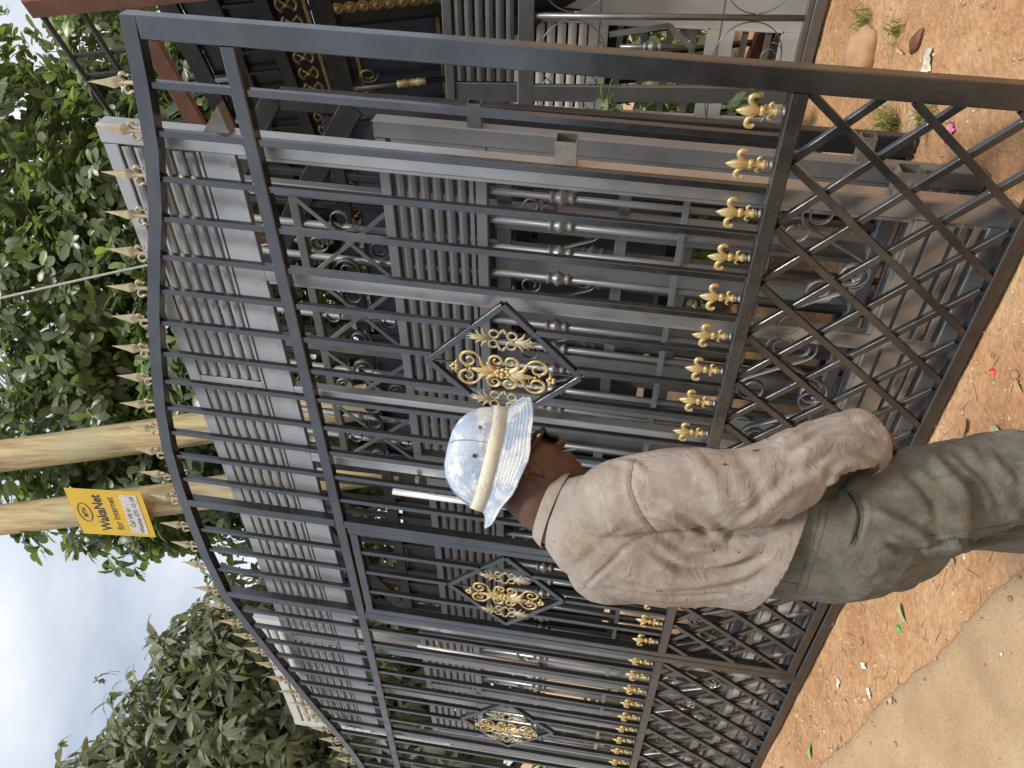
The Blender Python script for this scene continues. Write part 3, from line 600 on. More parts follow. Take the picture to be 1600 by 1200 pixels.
def pole(label, x0, lean, y, r0):
    e = thing('utility_pole', label, 'pole', Matrix.Translation((x0, y, 0)), 'round timber utility poles')
    n = 40; V = []; Fc = []; k = 20
    for i in range(n + 1):
        h = 7.5 * i / n; rr = r0 * (1.12 - 0.03 * h) * (1 + 0.02 * noise.noise((h * 1.3, x0, 3)))
        for j in range(k):
            a = 2 * math.pi * j / k; q = rr * (1 + 0.025 * noise.noise((math.cos(a) * 1.5, math.sin(a) * 1.5, h * 0.8)))
            V.append((-lean * h + q * math.cos(a) + 0.02 * math.sin(h), q * math.sin(a), h))
    for i in range(n):
        for j in range(k): Fc.append((i * k + j, i * k + (j + 1) % k, (i + 1) * k + (j + 1) % k, (i + 1) * k + j))
    Fc.append(tuple(n * k + j for j in range(k)))
    obj('pole_shaft', me_from('pole_shaft', V, Fc, M['wood'], True), e)
    return e
pole('round timber pole without a sign, leaning behind the gate arch', 0.26, 0.144, 6.05, 0.135)
pole('round timber pole carrying the yellow notice', -0.314, 0.131, 6.05, 0.13)
def pix_plane(x, y, n, c):
    """picture pixel of the 1600 px photograph to the plane n.P = c"""
    d = Vector(((600 - y) / FPX, 1.0, -(x - 800) / FPX)); o = Vector((0, 0, CAMH)); t = (c - n.dot(o)) / n.dot(d); return o + d * t
def build_sign():
    n = Vector((0.66, 0.75, 0.0)).normalized(); c0 = Vector((-0.98, 5.86, 4.66)); c = n.dot(c0)
    TR, BR, BL, TL = [pix_plane(x, y, n, c) for x, y in ((108.4, 774.7), (212, 756.4), (237.3, 827.6), (139, 844.5))]
    X = ((TR - TL) + (BR - BL)); w = X.length / 2; X.normalize(); Up = (TL - BL) + (TR - BR); hgt = Up.length / 2; Up = (Up - X * Up.dot(X)).normalized(); Z = X.cross(Up)
    m = Matrix((X, Up, Z)).transposed().to_4x4(); m.translation = (TL + TR + BL + BR) / 4
    e = thing('advert_board', 'small yellow telecom advert board nailed to the timber pole', 'sign', m)
    yel = mat('yellow_print', [(0.62, 0.40, 0.02), (0.72, 0.48, 0.03)], rough=0.45, scale=4); ink = simple('black_print', (0.03, 0.03, 0.045), 0.5); wh = simple('white_print', (0.62, 0.6, 0.58), 0.5)
    v, f = prism((0, -hgt / 2, 0), (0, hgt / 2, 0), w, 0.006, (1, 0, 0)); obj('board', me_from('board', v, f, yel), e)
    v, f = prism((0.0, -hgt * 0.42, 0.0045), (0.0, -hgt * 0.19, 0.0045), w * 0.86, 0.002, (1, 0, 0)); obj('white_strip', me_from('white_strip', v, f, wh), e)
    def text(s, x, y, size, mt, wide=None, bold=0.0, zz=0.0042, name='lettering'):
        cu = bpy.data.curves.new('lettering', 'FONT'); cu.body = s; cu.size = size; cu.align_x = 'CENTER'; cu.align_y = 'CENTER'; cu.offset = bold; cu.extrude = 0.0004
        to = bpy.data.objects.new('tmp', cu); COL.objects.link(to); dg = bpy.context.evaluated_depsgraph_get(); me = bpy.data.meshes.new_from_object(to.evaluated_get(dg)); bpy.data.objects.remove(to)
        xs = [q.co.x for q in me.vertices]; sc = (wide / (max(xs) - min(xs))) if wide else 1; mid = (max(xs) + min(xs)) / 2
        for q in me.vertices: q.co.x = (q.co.x - mid) * sc
        me.materials.clear(); me.materials.append(mt); return obj(name, me, e, (x, y, zz))
    text('WakaNet', -0.0, hgt * 0.13, hgt * 0.19, ink, w * 0.8, 0.0025); text('for Internet', 0.0, -hgt * 0.055, hgt * 0.13, ink, w * 0.72, 0.0004)
    text('Call 100 or', -w * 0.06, -hgt * 0.25, hgt * 0.085, ink, w * 0.42, 0.0004, 0.006); text('WhatsApp 0772 123 100', 0, -hgt * 0.35, hgt * 0.075, ink, w * 0.8, 0.0004, 0.006)
    text('MTN', 0, hgt * 0.35, hgt * 0.085, ink, w * 0.2, 0.0012)
    ring = [Vector((w * 0.2 * math.cos(a), hgt * 0.35 + hgt * 0.085 * math.sin(a), 0.0045)) for a in np.linspace(0, 2 * math.pi, 40)]
    v, f = tube(ring, 0.004, 6, ((0, 0, 1), 0.25), False); obj('logo_ring', me_from('logo_ring', v, f, ink, True), e)
build_sign()
def cable():
    A = pix_plane(-60, 480, Vector((0, 1, 0)), 5.3); B = pix_plane(228, 415, Vector((0, 1, 0)), 5.0); Cc = pix_plane(480, 372, Vector((0, 1, 0)), 4.9)
    v, f = tube(smooth_path([A, B, Cc], 16), 0.0085, 8); o = obj('overhead_cable', me_from('overhead_cable', v, f, simple('grey_cable', (0.3, 0.31, 0.28), 0.6), True)); tag(o, 'grey cable strung down past the leaves to the gate stack', 'cable')
cable()

# ------------------------------------------------------------------ trees
def leaf_mat(name, dark, mid, young, ypos, rough=0.36):
    m = bpy.data.materials.new(name); m.use_nodes = True; nt = m.node_tree; b = nt.nodes['Principled BSDF']; l = nt.links.new
    geo = nd(nt, 'ShaderNodeNewGeometry'); oi = nd(nt, 'ShaderNodeObjectInfo'); ad = nd(nt, 'ShaderNodeMath', operation='ADD'); fr = nd(nt, 'ShaderNodeMath', operation='FRACT')
    l(geo.outputs['Random Per Island'], ad.inputs[0]); l(oi.outputs['Random'], ad.inputs[1]); l(ad.outputs[0], fr.inputs[0])
    r = ramp(nt, [(0.0, dark), (0.5, mid), (ypos, mid), (1.0, young)]); l(fr.outputs[0], r.inputs['Fac'])
    l(r.outputs['Color'], b.inputs['Base Color']); b.inputs['Roughness'].default_value = rough
    tr = nd(nt, 'ShaderNodeBsdfTranslucent'); br = nd(nt, 'ShaderNodeMixRGB', blend_type='MULTIPLY'); br.inputs['Fac'].default_value = 1; l(r.outputs['Color'], br.inputs['Color1']); br.inputs['Color2'].default_value = (1.5, 1.7, 0.7, 1); l(br.outputs['Color'], tr.inputs['Color'])
    ms = nd(nt, 'ShaderNodeMixShader'); ms.inputs['Fac'].default_value = 0.36; l(b.outputs['BSDF'], ms.inputs[1]); l(tr.outputs['BSDF'], ms.inputs[2]); l(ms.outputs['Shader'], nt.nodes['Material Output'].inputs['Surface'])
    return m
M['leafA'] = leaf_mat('glossy_leaf', (0.10, 0.13, 0.078), (0.15, 0.195, 0.105), (0.28, 0.38, 0.12), 0.78, 0.34)  # greens paled and greyed so the colour carries the sky sheen
M['leafB'] = leaf_mat('drooping_leaf', (0.11, 0.125, 0.078), (0.185, 0.195, 0.135), (0.24, 0.28, 0.12), 0.85, 0.5)
M['bark'] = mat('bark', [(0.09, 0.075, 0.055), (0.2, 0.17, 0.13)], rough=0.85, scale=14, bump=0.5, bscale=20, stretch=(1, 1, 0.3))
def leaf_template(wid, curl, tip, obovate=False):
    if obovate:
        V = np.array([(0, 0, 0), (0.4, 0, 0.0), (0.75, 0, -curl * 0.6), (1.0, 0, -curl * 1.5), (0.36, wid * 0.72, 0.05), (0.72, wid, 0.035 - curl * 0.6), (0.93, wid * 0.55, -curl * 1.1), (0.36, -wid * 0.72, 0.05), (0.72, -wid, 0.035 - curl * 0.6), (0.93, -wid * 0.55, -curl * 1.1)])
        return V, [(0, 7, 1), (0, 1, 4), (1, 7, 8, 2), (1, 2, 5, 4), (2, 8, 9, 3), (2, 3, 6, 5)]
    V = np.array([(0, 0, 0), (0.36, 0, 0.0), (0.72, 0, -curl * 0.6), (1.0, 0, -curl * 1.5), (0.34, wid, 0.045), (0.72, wid * tip, 0.03 - curl * 0.6), (0.34, -wid, 0.045), (0.72, -wid * tip, 0.03 - curl * 0.6)])
    Fc = [(0, 6, 1), (0, 1, 4), (1, 6, 7, 2), (1, 2, 5, 4), (2, 7, 3), (2, 3, 5)]
    return V, Fc
def leaf_cloud(P, Dn, Nn, Ls, tmpl):
    """arrays of leaf base, direction, normal and length -> one vertex/face list"""
    V0, F0 = tmpl; Dn = Dn / np.linalg.norm(Dn, axis=1, keepdims=True); S = np.cross(Nn, Dn); S /= np.maximum(1e-6, np.linalg.norm(S, axis=1, keepdims=True)); Nz = np.cross(Dn, S)
    W = (P[:, None, :] + Ls[:, None, None] * (V0[None, :, 0:1] * Dn[:, None, :] + V0[None, :, 1:2] * S[:, None, :] + V0[None, :, 2:3] * Nz[:, None, :]))
    return W, F0, (Dn, S, Nz)
def cloud_mesh(name, W, F0, material):
    k = W.shape[1]; n = W.shape[0]; me = bpy.data.meshes.new(name); me.vertices.add(n * k); me.vertices.foreach_set('co', W.reshape(-1).astype(np.float32))
    lp = np.concatenate([np.array(f) for f in F0]); tot = len(lp); loops = (np.arange(n)[:, None] * k + lp[None, :]).reshape(-1)
    sizes = np.array([len(f) for f in F0]); starts = np.concatenate([[0], np.cumsum(sizes)[:-1]]); ls = (np.arange(n)[:, None] * tot + starts[None, :]).reshape(-1)
    me.loops.add(len(loops)); me.loops.foreach_set('vertex_index', loops.astype(np.int32)); me.polygons.add(len(ls)); me.polygons.foreach_set('loop_start', ls.astype(np.int32))
    me.update(calc_edges=True); me.materials.append(material); me.polygons.foreach_set('use_smooth', np.ones(len(ls), dtype=bool)); return me
def tips_in(blobs, n, r):
    """twig tips near the surfaces of overlapping lobes, with outward directions"""
    pts = []; outs = []; vol = np.array([b[3] * b[4] * b[5] for b in blobs]) ** 0.75; cnt = (n * vol / vol.sum()).astype(int)
    for b, c in zip(blobs, cnt):
        d = r.normal(size=(c, 3)); d /= np.linalg.norm(d, axis=1, keepdims=True); rad = r.uniform(0.35, 1.0, c) ** 0.5 * (1 + 0.18 * r.normal(size=c))
        pts.append(np.array(b[:3]) + d * rad[:, None] * np.array(b[3:6])); outs.append(d)
    return np.concatenate(pts), np.concatenate(outs)
def rosettes(tips, outs, per, L_, r, up=0.5, spread=1.0, droop=0.0):
    n = len(tips); ax = outs + np.array([0, 0, up]) + 0.35 * r.normal(size=(n, 3)); ax /= np.linalg.norm(ax, axis=1, keepdims=True)
    u = np.cross(ax, np.array([0.3, 0.2, 0.9])); u /= np.linalg.norm(u, axis=1, keepdims=True); w = np.cross(ax, u)
    Ps, Ds, Ns, Ls = [], [], [], []
    for k in range(per):
        a = 2 * math.pi * k / per + r.uniform(0, 6.28, n) * 0.12 + k * 0.4; el = r.uniform(0.15, 0.75, n) / spread
        d = u * np.cos(a)[:, None] + w * np.sin(a)[:, None] + ax * el[:, None]; d[:, 2] -= droop * r.uniform(0.5, 1.3, n)
        Ps.append(tips - ax * (0.05 * r.uniform(0, 1.4, n))[:, None]); Ds.append(d); Ns.append(ax + 0.25 * r.normal(size=(n, 3))); Ls.append(L_ * r.uniform(0.45, 1.25, n))
    return np.concatenate(Ps), np.concatenate(Ds), np.concatenate(Ns), np.concatenate(Ls)
def branch_mesh(base, blobs, r0, r):
    mb = MB(); top = Vector((sum(b[0] for b in blobs) / len(blobs), sum(b[1] for b in blobs) / len(blobs), max(1.2, min(b[2] for b in blobs) - 0.3)))
    tr = smooth_path([base, (Vector(base) + top) / 2 + Vector((0.08, 0.05, 0)), top], 10); mb.add(*tube(tr, lerp_r(11, r0 * 1.3, r0, r0 * 0.8), 12))
    for b in blobs:
        c = Vector(b[:3]); s = tr[6 + int(r.integers(0, 4))]; mid = (s + c) / 2 + Vector((r.uniform(-0.2, 0.2), r.uniform(-0.2, 0.2), -0.15)); mb.add(*tube(smooth_path([s, mid, c], 8), lerp_r(9, r0 * 0.5, r0 * 0.3, r0 * 0.12), 8))
        for q in range(5):
            d = Vector(r.normal(size=3)).normalized(); e2 = c + Vector((d.x * b[3], d.y * b[4], d.z * b[5])) * 0.85; mb.add(*tube(smooth_path([c.lerp(s, 0.15), c.lerp(e2, 0.5) + Vector((0, 0, 0.06)), e2], 6), lerp_r(7, r0 * 0.16, r0 * 0.1, r0 * 0.03), 6))
    return mb
def in_view(P):
    y = np.maximum(P[:, 1], 0.1); px = 800 - (P[:, 2] - CAMH) / y * FPX; py = 600 - P[:, 0] / y * FPX
    return (px > 0) & (px < 480) & (py > 0) & (py < 1200)
def make_tree(name, label, blobs, base, n_tip, per, L_, tmpl, m, seed, cat='tree', up=0.5, droop=0.0, spread=1.0, singles=300, r0=0.13, group=None):
    r = np.random.default_rng(seed); e = thing(name, label, cat, Matrix.Translation(base), group); o = np.array(base)
    obj('trunk', branch_mesh(base, blobs, r0, r).me('trunk', M['bark'], True), e, tuple(-o))
    t, ou = tips_in(blobs, n_tip, r); P, D_, N_, Ls = rosettes(t, ou, per, L_, r, up, spread, droop)
    if singles:
        vis = np.where(in_view(P))[0]; order = vis[np.argsort(np.linalg.norm(P[vis] - np.array([0, 0, CAMH]), axis=1))][:singles]
    else: order = np.array([], int)
    keep = np.ones(len(P), bool); keep[order] = False
    W, F0, _ = leaf_cloud(P[keep] - o, D_[keep], N_[keep], Ls[keep], tmpl); c = obj('crown', cloud_mesh('crown', W, F0, m), e); c['kind'] = 'stuff'
    if len(order):
        lm = me_from('leaf', tmpl[0], tmpl[1], m, True); _, _, (Dn, S, Nz) = leaf_cloud(P[order], D_[order], N_[order], Ls[order], tmpl)
        for i, q in enumerate(order):
            mm = Matrix((Vector(Dn[i]), Vector(S[i]), Vector(Nz[i]))).transposed() * float(Ls[q]); mm = mm.to_4x4(); mm.translation = Vector(P[q] - o); lo = bpy.data.objects.new('leaf', lm); COL.objects.link(lo); lo.parent = e; lo.matrix_local = mm
    return e
TA = leaf_template(0.235, 0.09, 0.86, True); TB = leaf_template(0.17, 0.2, 0.7, True); TB[0][[4, 7], 1] *= 1.35; TB[0][[5, 8], 1] *= 0.8; TB[0][[6, 9], 1] *= 0.45
make_tree('broadleaf_tree', 'big glossy broad leaved tree behind the timber poles',
          [(2.75, 7.0, 4.1, 0.75, 0.9, 0.9), (2.9, 7.1, 5.2, 0.7, 0.8, 0.8), (1.7, 7.0, 4.9, 1.05, 1.0, 1.0), (0.7, 7.2, 5.7, 1.1, 1.1, 1.0), (-0.45, 7.2, 5.6, 1.0, 1.0, 0.9), (0.5, 7.0, 4.2, 1.15, 1.0, 1.0), (-0.7, 7.1, 4.4, 0.85, 0.9, 0.8), (1.9, 6.9, 3.1, 1.0, 0.9, 0.9), (-0.3, 7.0, 3.2, 1.0, 0.9, 0.9), (2.0, 7.2, 6.3, 1.1, 0.9, 0.8), (0.6, 7.0, 2.4, 1.2, 0.9, 0.9), (2.4, 7.0, 2.1, 0.9, 0.8, 0.9), (-1.1, 7.2, 5.0, 0.55, 0.7, 0.7), (-1.0, 7.1, 3.6, 0.5, 0.6, 0.6)],
          (0.8, 7.3, 0), 7200, 8, 0.142, TA, M['leafA'], 11, r0=0.16)
make_tree('drooping_tree', 'dull grey green tree with long drooping leaves beyond the far end of the gate',
          [(x * 1.17, y * 1.17, (h - CAMH) * 1.17 + CAMH, a * 1.15, b * 1.05, c * 1.15) for x, y, h, a, b, c in [(-1.65, 7.0, 3.1, 0.6, 0.6, 0.75), (-1.7, 6.9, 2.0, 0.7, 0.6, 0.9), (-2.05, 6.7, 3.7, 0.5, 0.7, 0.7), (-2.45, 6.8, 4.3, 0.5, 0.6, 0.5), (-3.0, 6.8, 3.6, 0.8, 0.8, 0.8), (-2.9, 6.9, 4.35, 0.75, 0.9, 0.75), (-3.6, 6.9, 4.9, 0.8, 0.9, 0.75), (-4.2, 7.0, 5.5, 0.7, 0.9, 0.7), (-2.6, 6.9, 3.0, 0.8, 0.9, 0.8), (-3.5, 6.9, 3.7, 1.0, 1.0, 0.9), (-4.4, 7.0, 4.3, 1.0, 1.0, 1.0), (-3.2, 6.9, 2.4, 1.1, 0.9, 0.9), (-4.4, 7.0, 2.8, 1.0, 1.0, 1.0)]],
          (-4.2, 8.6, 0), 6000, 7, 0.2, TB, M['leafB'], 23, up=0.1, droop=0.75, r0=0.12)
# low bushes behind the gates
bush = make_tree('bush', 'low leafy bush in the gap behind the sheet doors', [(0, 0, 0.5, 0.9, 0.45, 0.5), (0.7, 0.1, 0.4, 0.6, 0.4, 0.4), (-0.8, 0, 0.55, 0.7, 0.4, 0.55)], (0, 0, 0), 260, 8, 0.13, TA, M['leafA'], 31, cat='bush', singles=0, r0=0.03)
def copy_tree(o, parent=None):
    c = o.copy(); COL.objects.link(c); c.parent = parent
    for ch in o.children: copy_tree(ch, c)
    return c
bush.location = (2.75, 5.6, 0)
for (x, y, lab) in ((0.9, 5.5, 'low leafy bush at the foot of the pole without a sign'), (-0.9, 5.9, 'low leafy bush at the foot of the pole with the notice'), (-3.6, 7.4, 'low leafy bush under the drooping tree')):
    b_ = copy_tree(bush); b_.location = (x, y, 0); b_.rotation_euler.z = x * 2; b_.scale = (1.1, 1.0, 1.25); b_['label'] = lab
# row of trees across the road, behind the photographer, mirrored in the paint
tr0 = make_tree('roadside_tree', 'dense dark roadside tree across the road from the gates', [(0, 0, 2.4, 1.5, 1.2, 1.3), (1.1, 0.1, 2.0, 1.0, 1.0, 1.3), (-1.1, 0, 2.1, 1.1, 1.0, 1.4), (0.2, 0, 1.2, 1.8, 1.0, 1.1)], (0, 0, 0), 420, 8, 0.34, TA, M['leafA'], 41, singles=0, group='trees across the road', r0=0.1)
for i, s in enumerate((-7.0, -4.0, -1.1, 1.7, 4.6, 7.6)):
    o = tr0 if i == 0 else copy_tree(tr0); p = GB + GD * s - GN * 9.3; o.location = p; o.rotation_euler.z = i * 1.7; o.scale = (1, 1, 1.0 + 0.12 * math.sin(i * 2.3))

# ------------------------------------------------------------------ ground and road
def fbm(x, y, z=0.0, o=3):
    v = 0; a = 1; f = 1
    for _ in range(o): v += a * noise.noise((x * f, y * f, z)); a *= 0.5; f *= 2.1
    return v
def dirt_mat():
    m = bpy.data.materials.new('orange_dirt'); m.use_nodes = True; nt = m.node_tree; b = nt.nodes['Principled BSDF']; l = nt.links.new
    t = nd(nt, 'ShaderNodeTexCoord')
    n1 = nd(nt, 'ShaderNodeTexNoise', Scale=2.2, Detail=8, Roughness=0.6); n2 = nd(nt, 'ShaderNodeTexNoise', Scale=34.0, Detail=6, Roughness=0.7); vo = nd(nt, 'ShaderNodeTexVoronoi', Scale=55.0)
    for n in (n1, n2, vo): l(t.outputs['Object'], n.inputs['Vector'])
    r1 = ramp(nt, [(0.3, (0.41, 0.205, 0.095)), (0.5, (0.52, 0.29, 0.142)), (0.7, (0.59, 0.375, 0.205))]); l(n1.outputs['Fac'], r1.inputs['Fac'])
    r2 = ramp(nt, [(0.35, 0.62), (0.65, 1.12)]); l(n2.outputs['Fac'], r2.inputs['Fac'])
    mu = nd(nt, 'ShaderNodeMixRGB', blend_type='MULTIPLY'); mu.inputs['Fac'].default_value = 0.75; l(r1.outputs['Color'], mu.inputs['Color1']); l(r2.outputs['Color'], mu.inputs['Color2'])
    n3 = nd(nt, 'ShaderNodeTexNoise', Scale=16.0, Detail=5, Roughness=0.7); l(t.outputs['Object'], n3.inputs['Vector']); r3 = ramp(nt, [(0.6, 0.0), (0.72, 0.6)]); l(n3.outputs['Fac'], r3.inputs['Fac'])
    m2 = nd(nt, 'ShaderNodeMixRGB'); l(r3.outputs['Color'], m2.inputs['Fac']); l(mu.outputs['Color'], m2.inputs['Color1']); m2.inputs['Color2'].default_value = (0.55, 0.42, 0.28, 1)
    l(m2.outputs['Color'], b.inputs['Base Color']); b.inputs['Roughness'].default_value = 0.92
    ad = nd(nt, 'ShaderNodeMath', operation='ADD'); l(n2.outputs['Fac'], ad.inputs[0]); mulv = nd(nt, 'ShaderNodeMath', operation='MULTIPLY'); mulv.inputs[1].default_value = -0.5; l(vo.outputs['Distance'], mulv.inputs[0]); l(mulv.outputs[0], ad.inputs[1])
    bp = nd(nt, 'ShaderNodeBump', Strength=0.7, Distance=0.015); l(ad.outputs[0], bp.inputs['Height']); l(bp.outputs['Normal'], b.inputs['Normal'])
    return m
M['dirt'] = dirt_mat()
def axis(lo, a, b, hi, step, nco):
    return np.concatenate([np.linspace(lo, a, nco)[:-1], np.arange(a, b, step), np.linspace(b, hi, nco)])
xs = axis(-120, -4, 4, 120, 0.04, 12); ys = axis(-120, 0.6, 7.5, 160, 0.04, 12)
def ground_h(x, y):
    return -0.014 + 0.010 * fbm(x * 1.7, y * 1.7, 0.3, 2) + 0.006 * noise.noise((x * 9, y * 9, 1.0)) if (-5 < x < 5 and 0 < y < 9) else -0.014
V = [(x, y, ground_h(x, y)) for y in ys for x in xs]; nx = len(xs)
Fc = [(j * nx + i, j * nx + i + 1, (j + 1) * nx + i + 1, (j + 1) * nx + i) for j in range(len(ys) - 1) for i in range(nx - 1)]
go = obj('ground', me_from('ground', V, Fc, M['dirt'], True)); tag(go, 'orange dirt ground strewn with pebbles and litter', None, None, 'structure')
M['road'] = mat('dusty_asphalt', [(0.47, 0.31, 0.175), (0.57, 0.39, 0.23), (0.65, 0.46, 0.285)], rough=0.9, scale=3.5, detail=8, bump=1.0, bscale=150, layers=[((0.33, 0.22, 0.13), 75, 0.5, 0.68, 0.7), ((0.74, 0.6, 0.43), 150, 0.6, 0.68, 0.8)])
def edge_off(s): return min(-0.3, max(-1.0, -0.665 + 0.115 * (s - 1.28))) + 0.022 * fbm(s * 1.6, 4.4, 0.0, 2) + 0.014 * fbm(s * 11, 1.4, 0.0, 3)
ss = np.concatenate([np.linspace(-60, -1, 20)[:-1], np.arange(-1, 6.5, 0.03), np.linspace(6.5, 80, 24)]); ts = [0.0, 0.006, 0.02, 0.05, 0.1, 0.18, 0.3, 0.45, 0.65, 0.9, 1.3, 2.0, 3.0, 4.5, 6.2]
V = []
for s in ss:
    e0 = edge_off(s)
    for t in ts:
        z = -0.035 if t == 0 else min(0.026, 0.006 + t * 0.5) + (0.005 * fbm(s * 6, t * 6, 2, 2) if t < 2 else 0)
        p = GB + GD * s + GN * (e0 - t); V.append((p.x, p.y, z))
k = len(ts); Fc = [(i * k + j, (i + 1) * k + j, (i + 1) * k + j + 1, i * k + j + 1) for i in range(len(ss) - 1) for j in range(k - 1)]
ro = obj('road', me_from('road', V, Fc, M['road'], True)); tag(ro, 'dusty worn asphalt road with a broken edge', None, None, 'structure')
def gz(x, y): return ground_h(x, y)
def pix_ground(x, y, h=0.0):
    p = pix_plane(x, y, Vector((0, 0, 1)), h); return p.x, p.y
# pebbles and straw
ico = bmesh.new(); bmesh.ops.create_icosphere(ico, subdivisions=1, radius=1.0); IV = np.array([v.co[:] for v in ico.verts]); IF = [tuple(v.index for v in f.verts) for f in ico.faces]; ico.free()
def scatter_area(n, r):
    out = []
    while len(out) < n:
        if r.random() < 0.55: s, o = r.uniform(0.2, 5.5), -abs(r.normal(0, 0.35)) - 0.02
        else: s, o = r.uniform(-1.2, 2.0), r.uniform(0.02, 2.4)
        if o < edge_off(s) - 0.1 and r.random() < 0.75: continue
        p = GB + GD * s + GN * o; out.append((p.x, p.y, o < edge_off(s)))
    return out
r = np.random.default_rng(5); W = []
for (x, y, onroad) in scatter_area(3000, r):
    sz = 0.0035 + 0.009 * r.random() ** 3 + (0.012 if r.random() < 0.02 else 0); a = r.uniform(0, 6.28); sc = sz * np.array([1, r.uniform(0.6, 1), r.uniform(0.4, 0.8)]); q = IV * sc * (1 + 0.25 * r.normal(size=(12, 1)))
    c, s_ = math.cos(a), math.sin(a); W.append(np.stack([q[:, 0] * c - q[:, 1] * s_ + x, q[:, 0] * s_ + q[:, 1] * c + y, q[:, 2] + (0.028 if onroad else gz(x, y)) + sz * 0.15], 1))
peb = leaf_mat('pebble_stone', (0.3, 0.17, 0.10), (0.48, 0.33, 0.2), (0.68, 0.56, 0.42), 0.7, 0.85); peb.node_tree.nodes['Mix Shader'].inputs['Fac'].default_value = 0
po = obj('pebbles', cloud_mesh('pebbles', np.array(W), IF, peb)); tag(po, 'scattered small pebbles and dirt crumbs on the ground', 'pebbles', None, 'stuff')
mb = MB(); r = np.random.default_rng(6)
for (x, y, onroad) in scatter_area(420, r):
    if onroad: continue
    a = r.uniform(0, 6.28); L_ = r.uniform(0.02, 0.09); z = gz(x, y) + 0.004; b_ = r.uniform(-0.3, 0.3)
    mb.add(*tube([(x, y, z), (x + L_ * 0.5 * math.cos(a), y + L_ * 0.5 * math.sin(a), z + 0.006), (x + L_ * math.cos(a + b_), y + L_ * math.sin(a + b_), z + 0.001)], [0.0018, 0.002, 0.0012], 4))
st_ = obj('straw', mb.me('straw', simple('dry_straw', (0.46, 0.35, 0.2), 0.8))); tag(st_, 'dry straw bits and twigs lying on the dirt', 'straw', None, 'stuff')

# single pieces of litter
def lump(name, label, cat, px, size, sc, c, seed, rough=0.85, z=0.0):
    x, y = pix_ground(*px); bm = bmesh.new(); bmesh.ops.create_icosphere(bm, subdivisions=3, radius=1)
    for v in bm.verts:
        f = 1 + 0.28 * noise.noise(v.co * 1.3 + Vector((seed, 0, 0))) + 0.12 * noise.noise(v.co * 3.1 + Vector((0, seed, 0))); v.co *= f; v.co = Vector((v.co.x * sc[0], v.co.y * sc[1], v.co.z * sc[2])) * size
    me = bpy.data.meshes.new(name); bm.to_mesh(me); bm.free(); me.materials.append(mat(name + '_mat', [tuple(q * 0.75 for q in c), c], rough=rough, scale=9, bump=0.3, bscale=30)); me.polygons.foreach_set('use_smooth', [True] * len(me.polygons))
    o = obj(name, me, None, (x, y, gz(x, y) + size * sc[2] * 0.45 + z), (0, 0, seed)); return tag(o, label, cat)
lump('rock', 'tan rock lying on the dirt beside the ring work gate', 'rock', (1352, 82), 0.095, (1.0, 1.15, 0.75), (0.50, 0.31, 0.17), 1.3)
lump('stone', 'small brown red stone near the tan rock', 'stone', (1430, 64), 0.04, (1.3, 0.8, 0.5), (0.2, 0.085, 0.05), 2.2, 0.5)
lump('stone', 'flat pale stone half buried under the lattice', 'stone', (1425, 190), 0.045, (1.2, 1.0, 0.45), (0.52, 0.36, 0.22), 3.7)
lump('stone', 'reddish clod by the corner of the leaning gates', 'stone', (1588, 262), 0.035, (1.2, 1.0, 0.5), (0.45, 0.22, 0.12), 5.1)
def flat_leaf(name, label, px, L_, wid, c, rot, cat='leaf', curl=0.25):
    x, y = pix_ground(*px); V0, F0 = leaf_template(wid, curl, 0.8); V0 = V0 * L_
    o = obj(name, me_from(name, V0, F0, simple(name + '_mat', c, 0.6), True), None, (x, y, gz(x, y) + 0.012), (R(random.uniform(-8, 8)), R(-6), R(rot))); md = o.modifiers.new('s', 'SOLIDIFY'); md.thickness = 0.0012; md2 = o.modifiers.new('b', 'SUBSURF'); md2.levels = md2.render_levels = 2
    return tag(o, label, cat)
flat_leaf('fallen_leaf', 'broad green leaf fallen beside the trousers near the gate foot', (1545, 660), 0.105, 0.3, (0.35, 0.42, 0.16), 215)
flat_leaf('fallen_leaf', 'long narrow green leaf fallen beside the green bottle cap', (1402, 935), 0.14, 0.16, (0.38, 0.42, 0.2), 200)
flat_leaf('fallen_leaf', 'bright green leaf scrap fallen by the far foot of the black gate', (1268, 1190), 0.11, 0.25, (0.28, 0.5, 0.12), 30)
flat_leaf('dry_leaf', 'curled dry brown leaf beside the red bottle cap', (1582, 585), 0.13, 0.14, (0.45, 0.29, 0.15), 190, curl=0.5)
flat_leaf('dry_leaf', 'flat brown bark flake between red cap and green leaf', (1508, 650), 0.09, 0.3, (0.45, 0.25, 0.13), 160, curl=0.05)
flat_leaf('dry_leaf', 'pale dry leaf lying by the road edge', (1490, 880), 0.06, 0.3, (0.33, 0.29, 0.25), 80, curl=0.2)
flat_leaf('wood_chip', 'split pale wood chip against the foot of the ring work gate', (1268, 72), 0.2, 0.12, (0.55, 0.38, 0.24), 150, 'wood', 0.1)
flat_leaf('wood_chip', 'short yellowish wood splinter near the tan rock', (1398, 72), 0.12, 0.08, (0.55, 0.38, 0.2), 230, 'wood', 0.05)
def cap(name, label, px, r0, c):
    x, y = pix_ground(*px); mb = MB(); n = 24; pr = [(r0 * 0.9, 0.012), (r0, 0.009), (r0 * 1.02, 0.0), (r0 * 0.92, 0.0005), (r0 * 0.86, 0.009), (0.001, 0.0095)]
    mb.add(*lathe(pr, n)); o = obj(name, mb.me(name, simple(name + '_mat', c, 0.4), True), None, (x, y, gz(x, y) + 0.004), (R(25), R(160), 0.5)); return tag(o, label, 'bottle cap')
cap('bottle_cap', 'red plastic bottle cap on the dirt', (1541, 584), 0.017, (0.7, 0.03, 0.05)); cap('bottle_cap', 'green plastic bottle cap on the dirt', (1400, 984), 0.019, (0.03, 0.5, 0.07))
